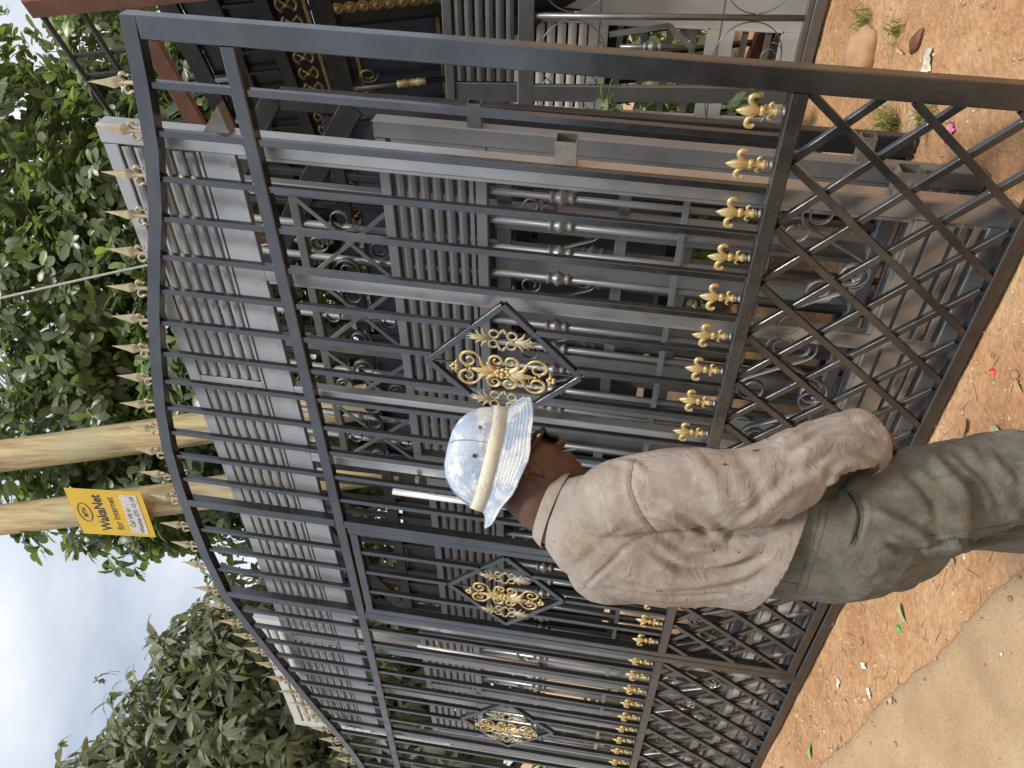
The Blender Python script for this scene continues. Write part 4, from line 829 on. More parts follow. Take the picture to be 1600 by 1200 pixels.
def crumple(name, label, px, L_, c, seed):
    x, y = pix_ground(*px); n = 7; V = []; rr = np.random.default_rng(seed)
    for i in range(n):
        for j in range(n): V.append(((i / (n - 1) - 0.5) * L_, (j / (n - 1) - 0.5) * L_ * 0.6, 0.25 * L_ * abs(noise.noise((i * 0.7 + seed, j * 0.8, 0.5))) + 0.004))
    Fc = [(i * n + j, (i + 1) * n + j, (i + 1) * n + j + 1, i * n + j + 1) for i in range(n - 1) for j in range(n - 1)]
    o = obj(name, me_from(name, V, Fc, simple(name + '_mat', c, 0.5)), None, (x, y, gz(x, y) + 0.003), (0, 0, seed)); o.modifiers.new('s', 'SOLIDIFY').thickness = 0.001; return tag(o, label, 'litter')
crumple('wrapper', 'crumpled pink wrapper on the dirt behind the lattice', (1480, 207), 0.075, (0.85, 0.25, 0.5), 2); crumple('paper_scrap', 'crumpled whitish scrap near the tan rock', (1448, 95), 0.09, (0.6, 0.53, 0.43), 3)
for i, (px, lab) in enumerate((((1345, 1040), 'white paper scrap midway between gate and road'), ((1307, 1068), 'white paper scrap close to the black gate foot'), ((1353, 1083), 'white paper scrap nearest the broken road edge'), ((1358, 922), 'white paper scrap beside the trousers'))): crumple('paper_scrap', lab, px, 0.045, (0.75, 0.72, 0.68), 5 + i)
crumple('plastic_scrap', 'clear greyish plastic scrap on the foot of the wicket door', (1302, 962), 0.09, (0.4, 0.4, 0.38), 12)
GRASS = leaf_mat('grass_blade', (0.14, 0.16, 0.05), (0.25, 0.27, 0.09), (0.48, 0.4, 0.2), 0.6, 0.7)
def tuft(label, px, n, h, seed):
    x, y = pix_ground(*px); rr = np.random.default_rng(seed); mb = MB()
    for k in range(n):
        a = rr.uniform(0, 6.28); d = rr.uniform(0, 0.06); bx, by = d * math.cos(a * 3), d * math.sin(a * 3); L_ = h * rr.uniform(0.5, 1.2); t = rr.uniform(0.3, 1.0); w = 0.0022
        c, s_ = math.cos(a), math.sin(a); p = [(bx, by, 0), (bx + c * L_ * t * 0.4, by + s_ * L_ * t * 0.4, L_ * 0.5), (bx + c * L_ * t, by + s_ * L_ * t, L_ * (0.75 - 0.4 * t))]
        V = [(q[0] - s_ * w * m_, q[1] + c * w * m_, q[2]) for q in p[:2] for m_ in (1, -1)] + [p[2]]; mb.add(V, [(0, 1, 3, 2), (2, 3, 4)])
    o = obj('grass_tuft', mb.me('grass_tuft', GRASS), None, (x, y, gz(x, y))); return tag(o, label, 'grass')
tuft('grass tuft beside the tan rock and the ring work gate', (1352, 32), 60, 0.13, 1); tuft('sparse grass tuft near the brown red stone', (1402, 50), 40, 0.1, 2); tuft('thick grass tuft behind the hinge stub of the panel gate', (1395, 195), 140, 0.16, 3); tuft('grass tuft growing past the pink wrapper', (1452, 180), 60, 0.12, 4); tuft('grass tuft inside the leaning gate stack', (1345, 395), 70, 0.14, 5); tuft('dry grass tuft under the louvred gate foot', (1360, 260), 80, 0.14, 6)

# ------------------------------------------------------------------ the man
PA = R(38); PF = Vector((math.cos(PA), math.sin(PA), 0)); PR = Vector((math.sin(PA), -math.cos(PA), 0)); PO = Vector((-0.34, 1.75, 0)); UP = Vector((0, 0, 1))
person = thing('person', 'man in dusty tan shirt, dark trousers and pale blue bucket hat facing the gate', 'person', Matrix.Translation(PO))
def PP(f, r_, h): return PF * f + PR * r_ + UP * h                       # relative to the person's origin
def loft(rings, n=28):
    """rings: (centre, side vector, front vector, half width, half depth front, half depth back, squareness)"""
    V = []; Fc = []
    for (c, sv, fv, a, b, b2, e) in rings:
        for k in range(n):
            t = 2 * math.pi * k / n; ct, st = math.cos(t), math.sin(t); x = math.copysign(abs(ct) ** e, ct) * a; y = math.copysign(abs(st) ** e, st) * (b if st > 0 else b2); V.append(c + sv * x + fv * y)
    for i in range(len(rings) - 1):
        for k in range(n): Fc.append((i * n + k, i * n + (k + 1) % n, (i + 1) * n + (k + 1) % n, (i + 1) * n + k))
    Fc += [tuple(range(n - 1, -1, -1)), tuple((len(rings) - 1) * n + k for k in range(n))]
    return V, Fc
def limb(pts, radii, n=20):
    P = smooth_path(pts, 6 * (len(pts) - 1)); return tube(P, lerp_r(len(P), *radii), n)
def remesh(mb, voxel, smooth_it, name):
    me = mb.me(name, None); o = bpy.data.objects.new('tmp', me); COL.objects.link(o)
    bm = bmesh.new(); bm.from_mesh(me); bmesh.ops.recalc_face_normals(bm, faces=bm.faces); bm.to_mesh(me); bm.free()
    md = o.modifiers.new('r', 'REMESH'); md.mode = 'VOXEL'; md.voxel_size = voxel
    if smooth_it: ms = o.modifiers.new('s', 'SMOOTH'); ms.factor = 0.5; ms.iterations = smooth_it
    dg = bpy.context.evaluated_depsgraph_get(); out = bpy.data.meshes.new_from_object(o.evaluated_get(dg)); bpy.data.objects.remove(o); out.name = name
    return out
def displace(me, fn):
    n = len(me.vertices); co = np.empty(n * 3, np.float32); me.vertices.foreach_get('co', co); no = np.empty(n * 3, np.float32); me.vertices.foreach_get('normal', no); co = co.reshape(-1, 3); no = no.reshape(-1, 3)
    d = np.array([fn(Vector(p)) for p in co.tolist()], np.float32); me.vertices.foreach_set('co', (co + no * d[:, None]).reshape(-1)); me.polygons.foreach_set('use_smooth', np.ones(len(me.polygons), bool)); me.update()
def ridge(v): return 1 - 2 * abs(v)
SH_R, EL_R, WR_R = PP(-0.002, 0.172, 1.425), PP(-0.018, 0.232, 1.17), PP(0.085, 0.235, 0.93)
SH_L, EL_L, WR_L = PP(0.0, -0.18, 1.425), PP(0.02, -0.25, 1.17), PP(0.17, -0.13, 0.97)
def ring(f, h, a, b, b2=None, r_=0.0, e=0.9, tilt=0.0):
    fv = (PF * math.cos(tilt) - UP * math.sin(tilt)); return (PP(f, r_, h), PR, fv, a, b, b2 or b, e)
# shirt
mb = MB()
mb.add(*loft([ring(-0.015, 0.93, 0.183, 0.135, 0.145, -0.012), ring(-0.015, 1.03, 0.178, 0.132, 0.142, -0.012), ring(-0.01, 1.12, 0.17, 0.13, 0.138, -0.014), ring(0.0, 1.22, 0.17, 0.13, 0.142, -0.016), ring(0.005, 1.32, 0.176, 0.13, 0.148, -0.014), ring(0.012, 1.40, 0.182, 0.12, 0.142, -0.01), ring(0.02, 1.46, 0.168, 0.1, 0.125, -0.006, tilt=0.1), ring(0.035, 1.515, 0.122, 0.085, 0.105, tilt=0.25), ring(0.055, 1.55, 0.08, 0.072, 0.078, tilt=0.35)]))
mb.add(*limb([PP(0.01, 0.09, 1.45), SH_R, (SH_R + EL_R) / 2 + PR * 0.016, EL_R, (EL_R + WR_R) / 2 + PP(0, 0.004, 0), WR_R, WR_R + (WR_R - EL_R) * 0.25], [0.07, 0.082, 0.08, 0.08, 0.08, 0.07, 0.06]))
mb.add(*limb([PP(0.01, -0.09, 1.45), SH_L, (SH_L + EL_L) / 2, EL_L, (EL_L + WR_L) / 2, WR_L], [0.07, 0.084, 0.082, 0.08, 0.076, 0.066]))
shirt_me = remesh(mb, 0.006, 9, 'shirt')
def arm_t(p, A, B, C):
    """position along shoulder-elbow-wrist and distance from it"""
    def seg(p, a, b):
        d = b - a; t = max(0, min(1, (p - a).dot(d) / d.length_squared)); return t, (p - (a + d * t)).length
    t1, d1 = seg(p, A, B); t2, d2 = seg(p, B, C); return (t1, d1) if d1 < d2 else (1 + t2, d2)
def shirt_fn(p):
    t, d = arm_t(p, SH_R, EL_R, WR_R); t2, d2 = arm_t(p, SH_L, EL_L, WR_L); m_ = min(d, d2); wa = max(0.0, min(1.0, 1 - (m_ - 0.085) / 0.025))
    if d2 < d: t = t2
    f, s = p.dot(PF), p.dot(PR)
    w1 = noise.noise(p * 4.0); q3 = Vector((p.x * 10 + w1 * 2, p.y * 10 - w1 * 2, p.z * 5.5 + w1 * 1.5))
    arm = 0.0055 * noise.noise((t * 2.2 + 1.3 * w1, f * 9, s * 7)) + 0.004 * ridge(noise.noise(q3 * 0.9)) * (0.5 + max(0, t - 1.2)) + 0.0016 * ridge(noise.noise(q3 * 2.3))
    q = s * 7 + f * 4 + (1.4 - p.z) * 1.6 + w1 * 0.8; w2 = min(1.0, max(0.2, (1.42 - p.z) / 0.22))
    body = w2 * (0.009 * ridge(noise.noise((q, p.z * 1.3, 3.1))) + 0.003 * ridge(noise.noise(q3 * 1.2))) + 0.0015 * ridge(noise.noise(q3 * 2.4)) + (0.012 * max(0, (1.18 - p.z) / 0.2) if p.z < 1.18 else 0)
    return arm * wa + body * (1 - wa)
displace(shirt_me, shirt_fn)
def cut(me, co, nrm, near=None, rad=9.0):
    bm = bmesh.new(); bm.from_mesh(me); fs = [f for f in bm.faces if near is None or (f.calc_center_median() - near).length < rad]
    geom = list({v for f in fs for v in f.verts} | {e for f in fs for e in f.edges}) + fs
    bmesh.ops.bisect_plane(bm, geom=geom, dist=1e-5, plane_co=co, plane_no=nrm, clear_outer=True); bm.to_mesh(me); bm.free()
    me.polygons.foreach_set('use_smooth', np.ones(len(me.polygons), bool)); me.update()
from mathutils.bvhtree import BVHTree
def drape(me, folds, only=None):
    """press folds into a garment: each fold is a line of photograph pixels dropped onto the cloth, with height (m, minus = crease) and half width"""
    n = len(me.vertices); co = np.empty(n * 3, np.float32); me.vertices.foreach_get('co', co); co = co.reshape(-1, 3); no = np.empty(n * 3, np.float32); me.vertices.foreach_get('normal', no); no = no.reshape(-1, 3)
    bv = BVHTree.FromPolygons([Vector(c) for c in co.tolist()], [tuple(p.vertices) for p in me.polygons]); eye = Vector((0, 0, CAMH)) - PO; dsum = np.zeros(n, np.float32); lines = []
    for pts, amp, wid in folds:
        P2 = smooth_path([(x, y, 0) for x, y in pts], 6 * (len(pts) - 1)); hits = []
        for p in P2:
            h = bv.ray_cast(eye, Vector(((600 - p.y) / FPX, 1.0, -(p.x - 800) / FPX)).normalized())
            if h[0] is not None: hits.append(h[0])
        if len(hits) < 2: continue
        lines.append(hits); A = np.array([h[:] for h in hits]); best = np.full(n, 9.0); tt = np.zeros(n); k = len(A) - 1
        for i in range(k):
            a, d = A[i], A[i + 1] - A[i]; L2 = max(1e-9, (d * d).sum()); t = np.clip(((co - a) @ d) / L2, 0, 1); ds = np.linalg.norm(co - (a + t[:, None] * d), axis=1); m_ = ds < best; best[m_] = ds[m_]; tt[m_] = (i + t[m_]) / k
        fade = np.clip(np.minimum(tt, 1 - tt) * 5 + 0.15, 0, 1); dsum += (amp * fade * (np.exp(-(best / wid) ** 2) - 0.45 * np.exp(-((best - 2.0 * wid) / wid) ** 2))).astype(np.float32)
    me.vertices.foreach_set('co', (co + no * dsum[:, None]).reshape(-1)); me.update(); return lines
drape(shirt_me, [
    ([(1028, 838), (1060, 852), (1100, 846), (1135, 850), (1150, 832), (1200, 826), (1228, 806)], -0.010, 0.009),
    ([(1050, 868), (1090, 880), (1140, 874), (1190, 850)], 0.010, 0.010), ([(1020, 862), (1070, 893), (1130, 892), (1195, 872)], -0.008, 0.008),
    ([(965, 895), (1040, 915), (1120, 908), (1185, 890)], 0.008, 0.013), ([(945, 918), (1040, 934), (1140, 928)], -0.005, 0.009),
    ([(1010, 800), (1050, 812), (1090, 832)], 0.007, 0.009), ([(1040, 790), (1090, 806), (1125, 836)], 0.006, 0.010), ([(1060, 822), (1095, 828), (1120, 840)], -0.006, 0.006),
    ([(1080, 705), (1120, 760), (1135, 800)], 0.004, 0.014), ([(1150, 700), (1180, 750), (1190, 800)], -0.004, 0.014),
    ([(1215, 690), (1260, 662), (1300, 640)], 0.006, 0.009), ([(1235, 700), (1290, 668), (1345, 655)], -0.008, 0.007), ([(1245, 715), (1300, 685), (1370, 690)], 0.007, 0.009),
    ([(1262, 735), (1310, 706), (1372, 712)], -0.006, 0.007), ([(1290, 760), (1325, 726), (1372, 730)], 0.006, 0.008), ([(1215, 780), (1270, 745), (1320, 760)], 0.005, 0.011),
    ([(1150, 815), (1200, 775), (1225, 740)], -0.004, 0.010), ([(960, 720), (990, 725), (1010, 745)], 0.004, 0.008), ([(900, 890), (940, 850), (985, 820)], -0.003, 0.010), ([(992, 716), (985, 758), (1004, 806), (1026, 832)], -0.004, 0.005), ([(905, 925), (950, 884), (985, 850), (1022, 834)], -0.004, 0.005)])
M['shirt'] = mat('dusty_beige_cotton', [(0.25, 0.21, 0.175), (0.31, 0.27, 0.24), (0.365, 0.328, 0.305)], rough=0.92, scale=5, detail=10, bump=0.25, bscale=420, spec=0.12, crump=0.5, cscale=14, layers=[((0.235, 0.175, 0.11), 3.6, 0.46, 0.66, 0.6), ((0.41, 0.37, 0.355), 7.0, 0.5, 0.66, 0.45), ((0.2, 0.155, 0.115), 26, 0.53, 0.7, 0.3), ((0.48, 0.44, 0.41), 60, 0.58, 0.7, 0.4), ((0.05, 0.035, 0.03), 27, 0.685, 0.70, 0.9)])
cut(shirt_me, PP(-0.02, 0.15, 1.035), PP(-0.38, -0.12, -1.0).normalized(), PP(-0.01, -0.03, 0.97), 0.30)
cut(shirt_me, WR_R + (WR_R - EL_R) * 0.1, (WR_R - EL_R).normalized(), WR_R + (WR_R - EL_R) * 0.25, 0.125)
shirt_me.materials.append(M['shirt']); shirt = obj('shirt', shirt_me, person); sm_ = shirt.modifiers.new('s', 'SOLIDIFY'); sm_.thickness = 0.0022; sm_.offset = -1
ca = (WR_R - EL_R).normalized(); cx = ca.orthogonal().normalized(); cy_ = ca.cross(cx); cc_ = WR_R + (WR_R - EL_R) * 0.1
CUFF = [[cc_ + ca * t + (cx * math.cos(q) + cy_ * math.sin(q)) * (rr * (1 + 0.06 * noise.noise((math.cos(q) * 1.5, math.sin(q) * 1.5, t * 20)))) for q in np.linspace(0, 2 * math.pi, 33)] for t, rr in ((-0.03, 0.0745), (0.012, 0.068))]
def seam_line(me, pts, name, parent, material, rad=0.0016):
    bv = BVHTree.FromPolygons([v.co.copy() for v in me.vertices], [tuple(p.vertices) for p in me.polygons]); eye = Vector((0, 0, CAMH)) - PO; hits = []
    for p in smooth_path([(x, y, 0) for x, y in pts], 10 * (len(pts) - 1)):
        h = bv.ray_cast(eye, Vector(((600 - p.y) / FPX, 1.0, -(p.x - 800) / FPX)).normalized())
        if h[0] is not None and (not hits or (h[0] - hits[-1]).length < 0.06): hits.append(h[0] + h[1] * 0.0006)
    if len(hits) > 3: v, f = tube(hits, rad, 6); obj(name, me_from(name, v, f, material, True), parent)
# seams and collar
seam_m = simple('seam_thread', (0.2, 0.155, 0.12), 0.9)
for pts in ([(992, 716), (985, 758), (1004, 806), (1026, 832)], [(905, 925), (950, 884), (985, 850), (1022, 834)]): seam_line(shirt_me, pts, 'seam', shirt, seam_m, 0.0006)
def ring_pts(c, sv, fv, a, b, t0, t1, n=24, hgt=None): return [c + sv * (a * math.cos(t)) + fv * (b * math.sin(t)) + UP * (hgt(t) if hgt else 0) for t in np.linspace(t0, t1, n)]
def wall(lower, upper, thick, name, material, parent, closed=False):
    n = len(lower); V = []; Fc = []
    for lo, up_ in zip(lower, upper):
        c = (lo + up_) / 2; V += [lo, up_]
    for i in range(n - 1): Fc.append((2 * i, 2 * i + 2, 2 * i + 3, 2 * i + 1))
    o = obj(name, me_from(name, V, Fc, material, True), parent); md = o.modifiers.new('s', 'SOLIDIFY'); md.thickness = thick; md.offset = 0; sb = o.modifiers.new('b', 'SUBSURF'); sb.levels = sb.render_levels = 2; return o
wall(CUFF[1], CUFF[0], 0.004, 'cuff', M['shirt'], shirt)
NB = PP(0.058, 0.0, 1.535); NFV = (PF * math.cos(0.42) - UP * math.sin(0.42)).normalized(); NUP = PR.cross(NFV) * -1 if PR.cross(NFV).z < 0 else PR.cross(NFV)
band_lo = [NB + PR * (0.083 * math.cos(t)) + NFV * (0.088 * math.sin(t)) for t in np.linspace(-math.pi * 1.42, math.pi * 0.42, 40)]
band_up = [p + NUP * 0.035 - (p - NB) * 0.1 for p in band_lo]
wall(band_lo, band_up, 0.004, 'collar_stand', M['shirt'], shirt)
fold_up = [p + NUP * 0.004 + (p - NB) * 0.03 for p in band_up]; fold_lo = [p - NUP * (0.034 + 0.012 * abs(i / 39 - 0.5)) + (p - NB) * 0.24 for i, p in enumerate(band_up)]
wall(fold_lo, fold_up, 0.004, 'collar', M['shirt'], shirt)
# trousers
HP = -0.02
def leg(sg, kf, rr=1.0): return limb([PP(HP + 0.02, sg * 0.08, 0.93), PP(HP + 0.045, sg * 0.09, 0.78), PP(kf * 0.85, sg * 0.098, 0.62), PP(kf, sg * 0.11, 0.48), PP(kf - 0.02, sg * 0.115, 0.3), PP(kf - 0.06, sg * 0.12, 0.065)], [0.105 * rr, 0.104 * rr, 0.097 * rr, 0.09 * rr, 0.086, 0.092])
mb = MB(); mb.add(*loft([ring(-0.01, 1.15, 0.152, 0.11), ring(-0.01, 1.085, 0.158, 0.115), ring(-0.01, 1.05, 0.165, 0.12), ring(-0.012, 0.98, 0.168, 0.124, 0.122), ring(-0.012, 0.90, 0.172, 0.125, 0.125), ring(-0.005, 0.82, 0.168, 0.12, 0.118), ring(0.005, 0.74, 0.145, 0.1, 0.085), ring(0.01, 0.69, 0.1, 0.06, 0.06)]))
mb.add(*leg(1, 0.085)); mb.add(*leg(-1, 0.12))
tro_me = remesh(mb, 0.0065, 8, 'trousers')
def tro_fn(p):
    f, s = p.dot(PF), p.dot(PR); w1 = noise.noise(p * 4); q3 = Vector((p.x * 9 + w1 * 2, p.y * 9, p.z * 6 + w1 * 2))
    d1 = 0.010 * ridge(noise.noise((s * 5 + f * 3, p.z * 6 + s * 4, 2.0))); d2 = 0.005 * ridge(noise.noise((s * 12, f * 12, p.z * 9))); k = min(1, max(0.15, (1.0 - p.z) / 0.25))
    fold = 0.016 * math.exp(-((p.z - 0.735 - 0.25 * f) / 0.03) ** 2) * (1 if f < 0.02 else 0.2) - 0.012 * math.exp(-((p.z - 0.69 - 0.25 * f) / 0.025) ** 2) * (1 if f < 0.02 else 0.2)
    return (d1 + d2) * k + fold + 0.003 * ridge(noise.noise(q3 * 1.3)) + 0.0018 * ridge(noise.noise(q3 * 2.6))
displace(tro_me, tro_fn)
drape(tro_me, [([(1362, 800), (1400, 815), (1440, 838), (1448, 850)], 0.012, 0.011), ([(1385, 850), (1420, 862), (1450, 862)], -0.012, 0.008), ([(1400, 722), (1450, 770), (1470, 810)], -0.007, 0.012), ([(1440, 700), (1500, 760), (1520, 800)], 0.007, 0.014), ([(1490, 700), (1540, 750), (1570, 800)], -0.006, 0.012), ([(1540, 710), (1590, 760)], 0.006, 0.014),
    ([(1335, 765), (1347, 800), (1336, 850)], -0.007, 0.006), ([(1290, 780), (1330, 740), (1400, 700)], -0.006, 0.010), ([(1300, 870), (1350, 890), (1400, 880)], 0.006, 0.016), ([(1460, 850), (1520, 846), (1600, 836)], -0.012, 0.008), ([(1480, 820), (1550, 815), (1600, 805)], 0.006, 0.014)])
M['denim'] = mat('worn_dark_denim', [(0.10, 0.096, 0.08), (0.15, 0.143, 0.12), (0.2, 0.192, 0.162)], rough=0.94, scale=14, detail=10, stretch=(1, 1, 0.7), bump=0.45, bscale=260, spec=0.1, crump=0.6, cscale=12, layers=[((0.2, 0.15, 0.10), 6, 0.56, 0.72, 0.4), ((0.2, 0.2, 0.18), 16, 0.52, 0.68, 0.5), ((0.055, 0.053, 0.045), 9, 0.56, 0.72, 0.35), ((0.2, 0.19, 0.165), 50, 0.58, 0.72, 0.4)])
tro_me.materials.append(M['denim']); tro = obj('trousers', tro_me, person)
# waistband and pocket thread on the cloth; dark pocket line paints the slit's shade
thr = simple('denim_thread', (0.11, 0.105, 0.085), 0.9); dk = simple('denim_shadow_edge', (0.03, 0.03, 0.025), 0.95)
for pts, mt, rr in (([(1244, 925), (1259, 880), (1275, 828), (1282, 796)], thr, 0.0009), ([(1256, 925), (1270, 880), (1286, 828), (1293, 798)], thr, 0.0007), ([(1330, 768), (1344, 790), (1346, 820), (1331, 852)], thr, 0.0028), ([(1326, 770), (1338, 792), (1339, 820), (1329, 850)], dk, 0.0022), ([(1210, 905), (1256, 915)], thr, 0.0012), ([(1222, 850), (1270, 862)], thr, 0.0012), ([(1410, 668), (1480, 690), (1596, 720)], thr, 0.0008), ([(1450, 838), (1520, 828), (1598, 815)], thr, 0.0008)):
    seam_line(tro_me, pts, 'stitch_and_shade_line', tro, mt, rr)
# body under the clothes: one skin surface with head, neck and hands
HC_ = PP(0.145, 0.035, 1.626); ht = 0.58; HYAW = R(20)                        # head centre, nod and heading
HF0 = Vector((math.cos(HYAW), math.sin(HYAW), 0)); HR = Vector((math.sin(HYAW), -math.cos(HYAW), 0))
HF = HF0 * math.cos(ht) - UP * math.sin(ht); HU = UP * math.cos(ht) + HF0 * math.sin(ht)
def HH(x, y, z): return HC_ + HF * x + HR * y + HU * z                      # x to the face, y to his right, z to the crown
def ell(c, rx, ry, rz, n=20, m=14):
    V, Fc = ball((0, 0, 0), 1.0, n, m); return [HH(*c) + HF * (v[0] * rx) + HR * (v[1] * ry) + HU * (v[2] * rz) for v in V], Fc
mb = MB()
for e_ in [((-0.012, 0, 0.03), 0.098, 0.077, 0.093), ((0.02, 0, -0.02), 0.078, 0.068, 0.085), ((0.038, 0, -0.075), 0.055, 0.052, 0.05), ((0.07, 0, -0.102), 0.022, 0.024, 0.018), ((0.086, 0, 0.012), 0.014, 0.05, 0.012), ((0.098, 0, -0.022), 0.013, 0.009, 0.026), ((0.106, 0, -0.042), 0.013, 0.016, 0.011), ((0.088, 0, -0.07), 0.014, 0.026, 0.009), ((0.085, 0, -0.082), 0.013, 0.022, 0.008), ((0.06, 0.036, -0.03), 0.026, 0.024, 0.028), ((0.06, -0.036, -0.03), 0.026, 0.024, 0.028), ((0.01, 0.05, -0.062), 0.03, 0.016, 0.03), ((0.01, -0.05, -0.062), 0.03, 0.016, 0.03)]: mb.add(*ell(*e_))
for sg in (1, -1):
    ear = spiral((0, 0), 0.021, 0.019, R(-80), R(200), 14); mb.add(*tube([HH(-0.006 + p.x * 0.72, sg * (0.079 + 0.006 * (p.x < 0)), -0.018 + p.z * 1.45) for p in ear], 0.0058, 8)); mb.add(*ell((0.0, sg * 0.074, -0.02), 0.012, 0.009, 0.022)); mb.add(*ell((0.002, sg * 0.077, -0.046), 0.009, 0.006, 0.01))
mb.add(*limb([HH(-0.03, 0, -0.02), HH(-0.04, 0, -0.07), PP(0.055, 0, 1.545), PP(0.02, 0, 1.44)], [0.064, 0.066, 0.067, 0.078]))
mb.add(*loft([ring(-0.02, 0.88, 0.14, 0.09), ring(-0.01, 1.0, 0.14, 0.09), ring(0.0, 1.15, 0.135, 0.09), ring(0.005, 1.3, 0.15, 0.095), ring(0.015, 1.4, 0.15, 0.085), ring(0.03, 1.46, 0.1, 0.06)]))
for sg, kf in ((1, 0.085), (-1, 0.12)): mb.add(*limb([PP(-0.02, sg * 0.085, 0.9), PP(kf * 0.6, sg * 0.1, 0.64), PP(kf, sg * 0.11, 0.48), PP(kf - 0.03, sg * 0.115, 0.28), PP(kf - 0.07, sg * 0.12, 0.07)], [0.085, 0.07, 0.055, 0.052, 0.038]))
def hand(W_, fdir, side, back):
    """W_ wrist, fdir along the fingers, side towards the thumb, back out of the back of the hand"""
    fdir = fdir.normalized(); side = (side - fdir * side.dot(fdir)).normalized(); back = fdir.cross(side) * (1 if fdir.cross(side).dot(back) > 0 else -1)
    out = []
    def q(a, b, c): return W_ + fdir * a + side * b + back * c
    V, Fc = ball((0, 0, 0), 1, 16, 10); out.append(([q(0.05 + v[2] * 0.055, v[0] * 0.043, v[1] * 0.016) for v in V], Fc))
    for b, L_, cu in ((0.03, 0.072, 0.5), (0.0105, 0.082, 0.6), (-0.0105, 0.076, 0.7), (-0.03, 0.06, 0.8)):
        pts = [q(0.075, b * 0.9, 0)]; ang = 0.15
        for k, fr in enumerate((0.46, 0.3, 0.24)):
            ang += cu * (0.35 if k == 0 else 0.6); l_ = L_ * fr; pts.append(pts[-1] + fdir * (l_ * math.cos(ang)) - back * (l_ * math.sin(ang)) + side * (b * 0.06))
        out.append(tube(smooth_path(pts, 9), lerp_r(10, 0.0095, 0.0092, 0.0085, 0.0068), 10))
    out.append(tube(smooth_path([q(0.02, 0.028, -0.004), q(0.05, 0.05, -0.012), q(0.076, 0.058, -0.02), q(0.1, 0.058, -0.03)], 9), lerp_r(10, 0.014, 0.0115, 0.0105, 0.0075), 10))
    return out
for (A, B_, C_, fd, sd_, bk) in ((SH_R, EL_R, WR_R, PP(0.5, -0.36, -1.0), PP(1, 0.1, 0.4), PP(0.2, 1, 0.1)), (SH_L, EL_L, WR_L, PP(0.7, 0.5, -0.6), PP(0.6, 0.2, 0.9), PP(0.4, -1, 0.2))):
    mb.add(*limb([A.lerp(B_, -0.1), A.lerp(B_, 0.5), B_, B_.lerp(C_, 0.5), C_, C_ + fd.normalized() * 0.025], [0.055, 0.05, 0.042, 0.036, 0.028, 0.025]))
    for h_ in hand(C_ + fd.normalized() * 0.02, fd, sd_, bk): mb.add(*h_)
body_me = remesh(mb, 0.0048, 5, 'body'); body_me.polygons.foreach_set('use_smooth', np.ones(len(body_me.polygons), bool))
M['skin'] = mat('dark_brown_skin', [(0.075, 0.032, 0.018), (0.115, 0.052, 0.03)], rough=0.48, scale=9, bump=0.05, bscale=160, spec=0.45)
body_me.materials.append(M['skin']); obj('body', body_me, person)
# short hair at the nape
V, Fc = ball((0, 0, 0), 1.0, 24, 16); hv = [HH(-0.014 + v[0] * 0.101, v[1] * 0.0795, 0.033 + v[2] * 0.096) for v in V]
zc = [v[2] for v in V]; keep = [f for f in Fc if all((V[i][2] > -0.55 + 0.5 * max(0, V[i][0] + 0.2)) for i in f)]
ho = obj('hair', me_from('hair', hv, keep, mat('short_black_hair', [(0.012, 0.01, 0.009), (0.025, 0.02, 0.018)], rough=0.8, scale=60, bump=0.6, bscale=200), True), person); ho.modifiers.new('s', 'SOLIDIFY').thickness = 0.003
# shoes
for sg, kf in ((1, 0.085), (-1, 0.12)):
    c = PP(kf - 0.06, sg * 0.12, 0); mb = MB(); mb.add(*loft([(c + PF * x + UP * z, PR, UP, a, b, b2, 0.85) for x, z, a, b, b2 in ((-0.075, 0.03, 0.022, 0.03, 0.028), (-0.06, 0.035, 0.034, 0.055, 0.033), (0.0, 0.035, 0.037, 0.05, 0.033), (0.06, 0.033, 0.042, 0.035, 0.031), (0.13, 0.03, 0.046, 0.022, 0.028), (0.175, 0.028, 0.034, 0.014, 0.024), (0.19, 0.026, 0.012, 0.006, 0.01))]))
    s_o = obj('shoe', mb.me('shoe', simple('worn_leather', (0.06, 0.045, 0.035), 0.6), True), person)
# bucket hat
M['hat'] = mat('faded_blue_white_cotton', [(0.31, 0.39, 0.52), (0.44, 0.51, 0.61)], rough=0.95, scale=12, bump=0.4, bscale=320, spec=0.08, crump=0.5, cscale=20, layers=[((0.70, 0.71, 0.70), 15, 0.48, 0.56, 0.85), ((0.66, 0.62, 0.5), 9, 0.56, 0.7, 0.5)])
M['hatband'] = mat('cream_cotton_band', [(0.60, 0.55, 0.43), (0.70, 0.67, 0.57)], rough=0.95, scale=14, bump=0.35, bscale=300, spec=0.08, crump=0.4, cscale=24, layers=[((0.55, 0.57, 0.56), 9, 0.5, 0.7, 0.6)])
hk = 0.20; HX = PP(0.178, 0.045, 1.708); HFt = HF0 * math.cos(hk) - UP * math.sin(hk); HUt = UP * math.cos(hk) + HF0 * math.sin(hk); HUt = (HUt + HR * 0.16).normalized(); HRt = HFt.cross(HUt).normalized()
def HT(a, rad_s, rad_f, z, dz=0.0): return HX + HRt * (rad_s * math.cos(a)) + HFt * (rad_f * math.sin(a)) + HUt * (z + dz)
